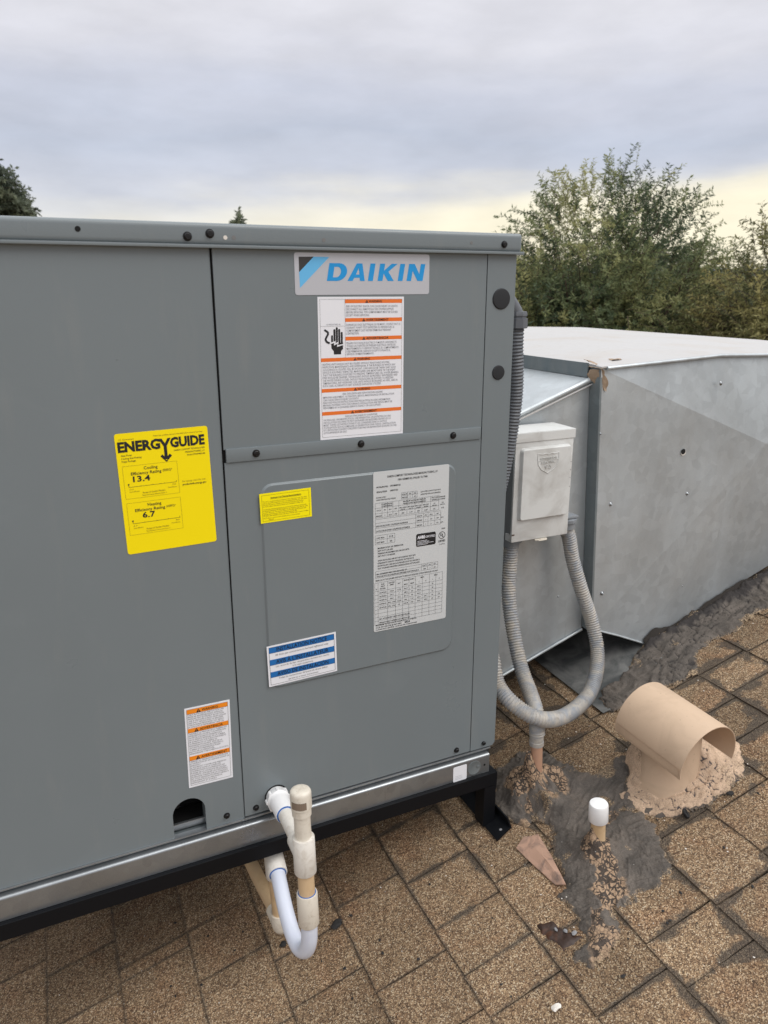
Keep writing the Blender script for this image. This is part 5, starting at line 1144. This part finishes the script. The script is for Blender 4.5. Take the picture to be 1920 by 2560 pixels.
o = obj('stone_grit', ch, M['chip']); o['kind'] = 'stuff'; o['label'] = 'fine pale stone specks scattered over shingles and sealant'

for i_, (u_, v_) in enumerate(((-.006, -.300), (.004, -.312), (-.018, -.288))): crumb(u_, v_, .0042, M['greychip'], ('grey flake beside the rust-brown tar spot, nearest the capped stub', 'grey flake on the rust-brown tar spot, lowest of three', 'grey flake on the left of the rust-brown tar spot')[i_], 'debris', 'grey_flake', 'grey flakes on the tar spot', .25)
# ------------------------------------------------------------------ trees
def tree(name, label, cat, base, crown_c, rad, n_tw, n_lf, leaf_l, leaf_w, mt, seed, group=None, tw_len=(.3, .6), sparse_z=.3, droop=.3, shoots=0, hollow=.35, limbs=7, sparse=.35, trunk_r=.11, twr=.0045):
    g_ = np.random.default_rng(seed); base = np.array(base, float); cc = np.array(crown_c, float); rad = np.array(rad, float)
    root = thing(name, label, cat, tuple(base), group)
    # trunk and limbs
    bm = bmesh.new(); fork = cc - np.array([0, 0, rad[2]*.75]); fork[2] = max(fork[2], base[2]+.5)
    p0 = [Vector(base), Vector(base*.5+fork*.5)+Vector((.08, -.05, 0)), Vector(fork)]; sp = spline(p0, .25)
    sweep(bm, sp, lambda i: trunk_r*(1-.45*i/len(sp)), 9)
    obj('trunk', bm, M['bark'], root, smooth='all')
    ends = []; bm = bmesh.new()
    for k in range(limbs*3):
        a = g_.uniform(0, 2*np.pi); z_ = g_.uniform(-.1, .95); rr = math.sqrt(max(0, 1-z_*z_)); tip = cc+rad*np.array([math.cos(a)*rr, math.sin(a)*rr, z_])*g_.uniform(.6, .88)
        md = fork*.5+tip*.5+np.array([g_.normal()*.12, g_.normal()*.12, .15])*rad[2]*.5
        s_ = spline([Vector(fork), Vector(md), Vector(tip)], .16); r0_ = trunk_r*(.42 if k < limbs else .22)
        sweep(bm, s_, (lambda r0_, n_: (lambda i: max(.004, r0_*(1-.9*i/n_))))(r0_, len(s_)), 6); ends += [np.array(q) for q in s_[len(s_)//2:]]
    # twigs
    q = g_.normal(size=(n_tw*3, 3)); q /= np.linalg.norm(q, axis=1)[:, None]; rr = hollow+(1-hollow)*g_.random(n_tw*3)**.6
    q = q*rr[:, None]; pr_ = np.where(q[:, 2] > sparse_z, sparse, 1.0); lump = np.array([mn.noise(Vector(v)*2.6+Vector((seed, 0, 0))) for v in q])
    pr_ = pr_*np.clip(.75+lump*1.6, .05, 1); q = q[g_.random(len(q)) < pr_][:n_tw]; n = len(q)
    d = q/(np.linalg.norm(q, axis=1)[:, None]+1e-6); d = d*.95+np.array([0, 0, .18])+g_.normal(size=(n, 3))*.35; d /= np.linalg.norm(d, axis=1)[:, None]
    ln = g_.uniform(*tw_len, size=n); st_ = cc+q*rad-d*ln[:, None]*.5
    bend = g_.normal(size=(n, 3))*.25-np.array([0, 0, droop])
    if shoots:
        top_i = g_.choice(np.nonzero(q[:, 2] > sparse_z)[0], shoots); ln[top_i] *= 1.7; d[top_i] += [0, 0, .3]; d[top_i] /= np.linalg.norm(d[top_i], axis=1)[:, None]
    T = np.linspace(.05, 1, n_lf); P_ = st_[:, None, :]+d[:, None, :]*(ln[:, None]*T)[..., None]+bend[:, None, :]*((ln[:, None]*T**2)*.35)[..., None]
    tv, tf = [], []; side = np.cross(d, [0, 0, 1.]); side /= np.linalg.norm(side, axis=1)[:, None]+1e-6; up_ = np.cross(side, d)
    idx = np.linspace(0, n_lf-1, 5).astype(int); k_ = P_[:, idx]
    for s in range(4):
        for (e1, e2) in ((side, up_),):
            a_, b_ = k_[:, s], k_[:, s+1]; w0 = twr*(1-.2*s); w1 = twr*(1-.2*(s+1))
            o_ = len(tv)*0
            for c0, c1 in ((e1*1., e1*-.5+e2*.87), (e1*-.5+e2*.87, e1*-.5-e2*.87), (e1*-.5-e2*.87, e1*1.)):
                tv.append(np.stack([a_+c0*w0, a_+c1*w0, b_+c1*w1, b_+c0*w1], 1))
    TV = np.concatenate(tv).reshape(-1, 3)
    lim = obj('limbs', bm, M['bark'], root, smooth='all')
    rawmesh('twigs', TV, np.arange(len(TV)).reshape(-1, 4), M['bark'], root)
    # leaves
    C_ = P_.reshape(-1, 3); D = np.repeat(d, n_lf, 0); m = len(C_)
    r3 = g_.normal(size=(m, 3)); r3 -= (r3*D).sum(1)[:, None]*D; r3 /= np.linalg.norm(r3, axis=1)[:, None]
    ld = D*.55+r3*.9-np.array([0, 0, .25]); ld /= np.linalg.norm(ld, axis=1)[:, None]
    wd = np.cross(ld, g_.normal(size=(m, 3))); wd /= np.linalg.norm(wd, axis=1)[:, None]
    L_ = leaf_l*g_.uniform(.6, 1.3, m)[:, None]; W_ = leaf_w*g_.uniform(.7, 1.3, m)[:, None]
    V = np.stack([C_, C_+ld*L_*.45+wd*W_*.5, C_+ld*L_, C_+ld*L_*.45-wd*W_*.5], 1).reshape(-1, 3)
    tw_t = np.repeat(np.clip(.45+lumpn(q, seed)*.9+g_.normal(size=n)*.13, 0, 1), n_lf); tone = np.clip((tw_t-.45)*1.35+.45+g_.normal(size=m)*.12, 0, 1)
    cl = np.zeros((m*4, 4)); cl[:, 0] = np.repeat(tone, 4); cl[:, 3] = 1
    rawmesh('crown', V, np.arange(len(V)).reshape(-1, 4), mt, root, cols=cl)
    return root
def lumpn(q, seed): return np.array([mn.noise(Vector(v)*2.2+Vector((0, seed*3., 0))) for v in q])
def at(px, dist, z=0):
    a = YAW+math.atan((px-960)/1926.*1.04); return (math.sin(a)*dist, -1.16+math.cos(a)*dist, z)
gT = 'trees beyond the roof'
x, y, _ = at(1478, 9.6)
tree('yard_tree', 'large olive green feathery tree rising behind the duct top', 'tree', (x, y, -ZO), (x, y, -.52), (1.62, 1.4, 1.86), 4400, 38, .052, .0135, M['leaf'], 3, gT, (.26, .50), .30, .55, 9, .25, 9, .62)
x, y, _ = at(1330, 9.0)
tree('yard_tree', 'dense bushy green tree hard against the right end of the cabinet', 'tree', (x, y, -ZO), (x, y, -1.15), (1.0, 1.1, 1.62), 1700, 32, .062, .018, M['leaf'], 11, gT, (.25, .45), .75, .4, 4, .3, 6, .6)
x, y, _ = at(1945, 8.6)
tree('yard_tree', 'yellow-olive bushy tree at the right edge of the view', 'tree', (x, y, -ZO), (x, y, -.72), (1.02, 1.1, 1.60), 3400, 34, .050, .0135, M['leaf2'], 19, gT, (.25, .45), .35, .4, 8, .25, 7, .5)
x, y, _ = at(1715, 10.0)
tree('yard_tree', 'lower yellowish tree filling the gap between the two right-hand trees', 'tree', (x, y, -ZO), (x, y, -1.72), (1.25, 1.3, 1.75), 2400, 32, .062, .018, M['leaf2'], 23, gT, (.25, .45), .6, .4, 4, .3, 6, .6)
x, y, _ = at(34, 26)
tree('gum_tree', 'tall dark drooping tree at the left edge behind the cabinet', 'tree', (x, y, -ZO), (x, y, 1.70), (1.55, 1.5, 2.2), 2300, 24, .15, .055, M['leafd'], 29, None, (.4, .8), .5, .9, 6, .35, 9, .7, .22, .012)
x, y, _ = at(628, 60)
tree('cypress_tree', 'small far conical evergreen poking above the lid edge', 'tree', (x, y, -ZO), (x, y, .6), (.62, .62, 5.0), 700, 16, .34, .15, M['leafd'], 31, None, (.3, .6), .9, .1, 4, .2, 3, .8, .2, .02)
for px_, dist, rz, sd_, lb in ((1300, 30, 3.6, 41, 'round dark tree far behind the duct, leftmost of the far trees'), (1560, 34, 3.9, 43, 'round dark tree far behind the big feathery tree'), (1790, 38, 3.6, 47, 'dark far tree seen in the gap between the right-hand trees'), (1990, 33, 3.4, 53, 'dark far tree behind the right edge tree')):
    x, y, _ = at(px_, dist)
    tree('far_tree', lb, 'tree', (x, y, -ZO), (x, y, -ZO+rz-.6), (3.4, 3.2, rz*.72), 800, 14, .34, .15, M['leafd'], sd_, 'dark trees in the distance', (.5, .9), .9, .2, 0, .5, 5, .8, .2, .02)

# low woods on the horizon, one mass nobody could count
g_ = np.random.default_rng(77); n = 26000; a = np.radians(g_.uniform(-75, 110, n)); dist = g_.uniform(95, 150, n)
top_ = 3.2+2.6*fbm(a*14, dist*.02, 5, 4)*1.4; z_ = -ZO+top_*np.sqrt(g_.random(n)); c = np.stack([np.sin(a)*dist, np.cos(a)*dist, z_], 1)
d1 = g_.normal(size=(n, 3)); d1 /= np.linalg.norm(d1, axis=1)[:, None]; d2 = np.cross(d1, g_.normal(size=(n, 3))); d2 /= np.linalg.norm(d2, axis=1)[:, None]
V = np.stack([c-d1*.9, c+d2*.55, c+d1*.9, c-d2*.55], 1).reshape(-1, 3); cl = np.zeros((n*4, 4)); cl[:, 0] = np.repeat(g_.random(n), 4); cl[:, 3] = 1
o = rawmesh('far_woods', V, np.arange(n*4).reshape(-1, 4), M['leafd'], cols=cl); o['kind'] = 'stuff'; o['label'] = 'low dark band of distant trees along the horizon'
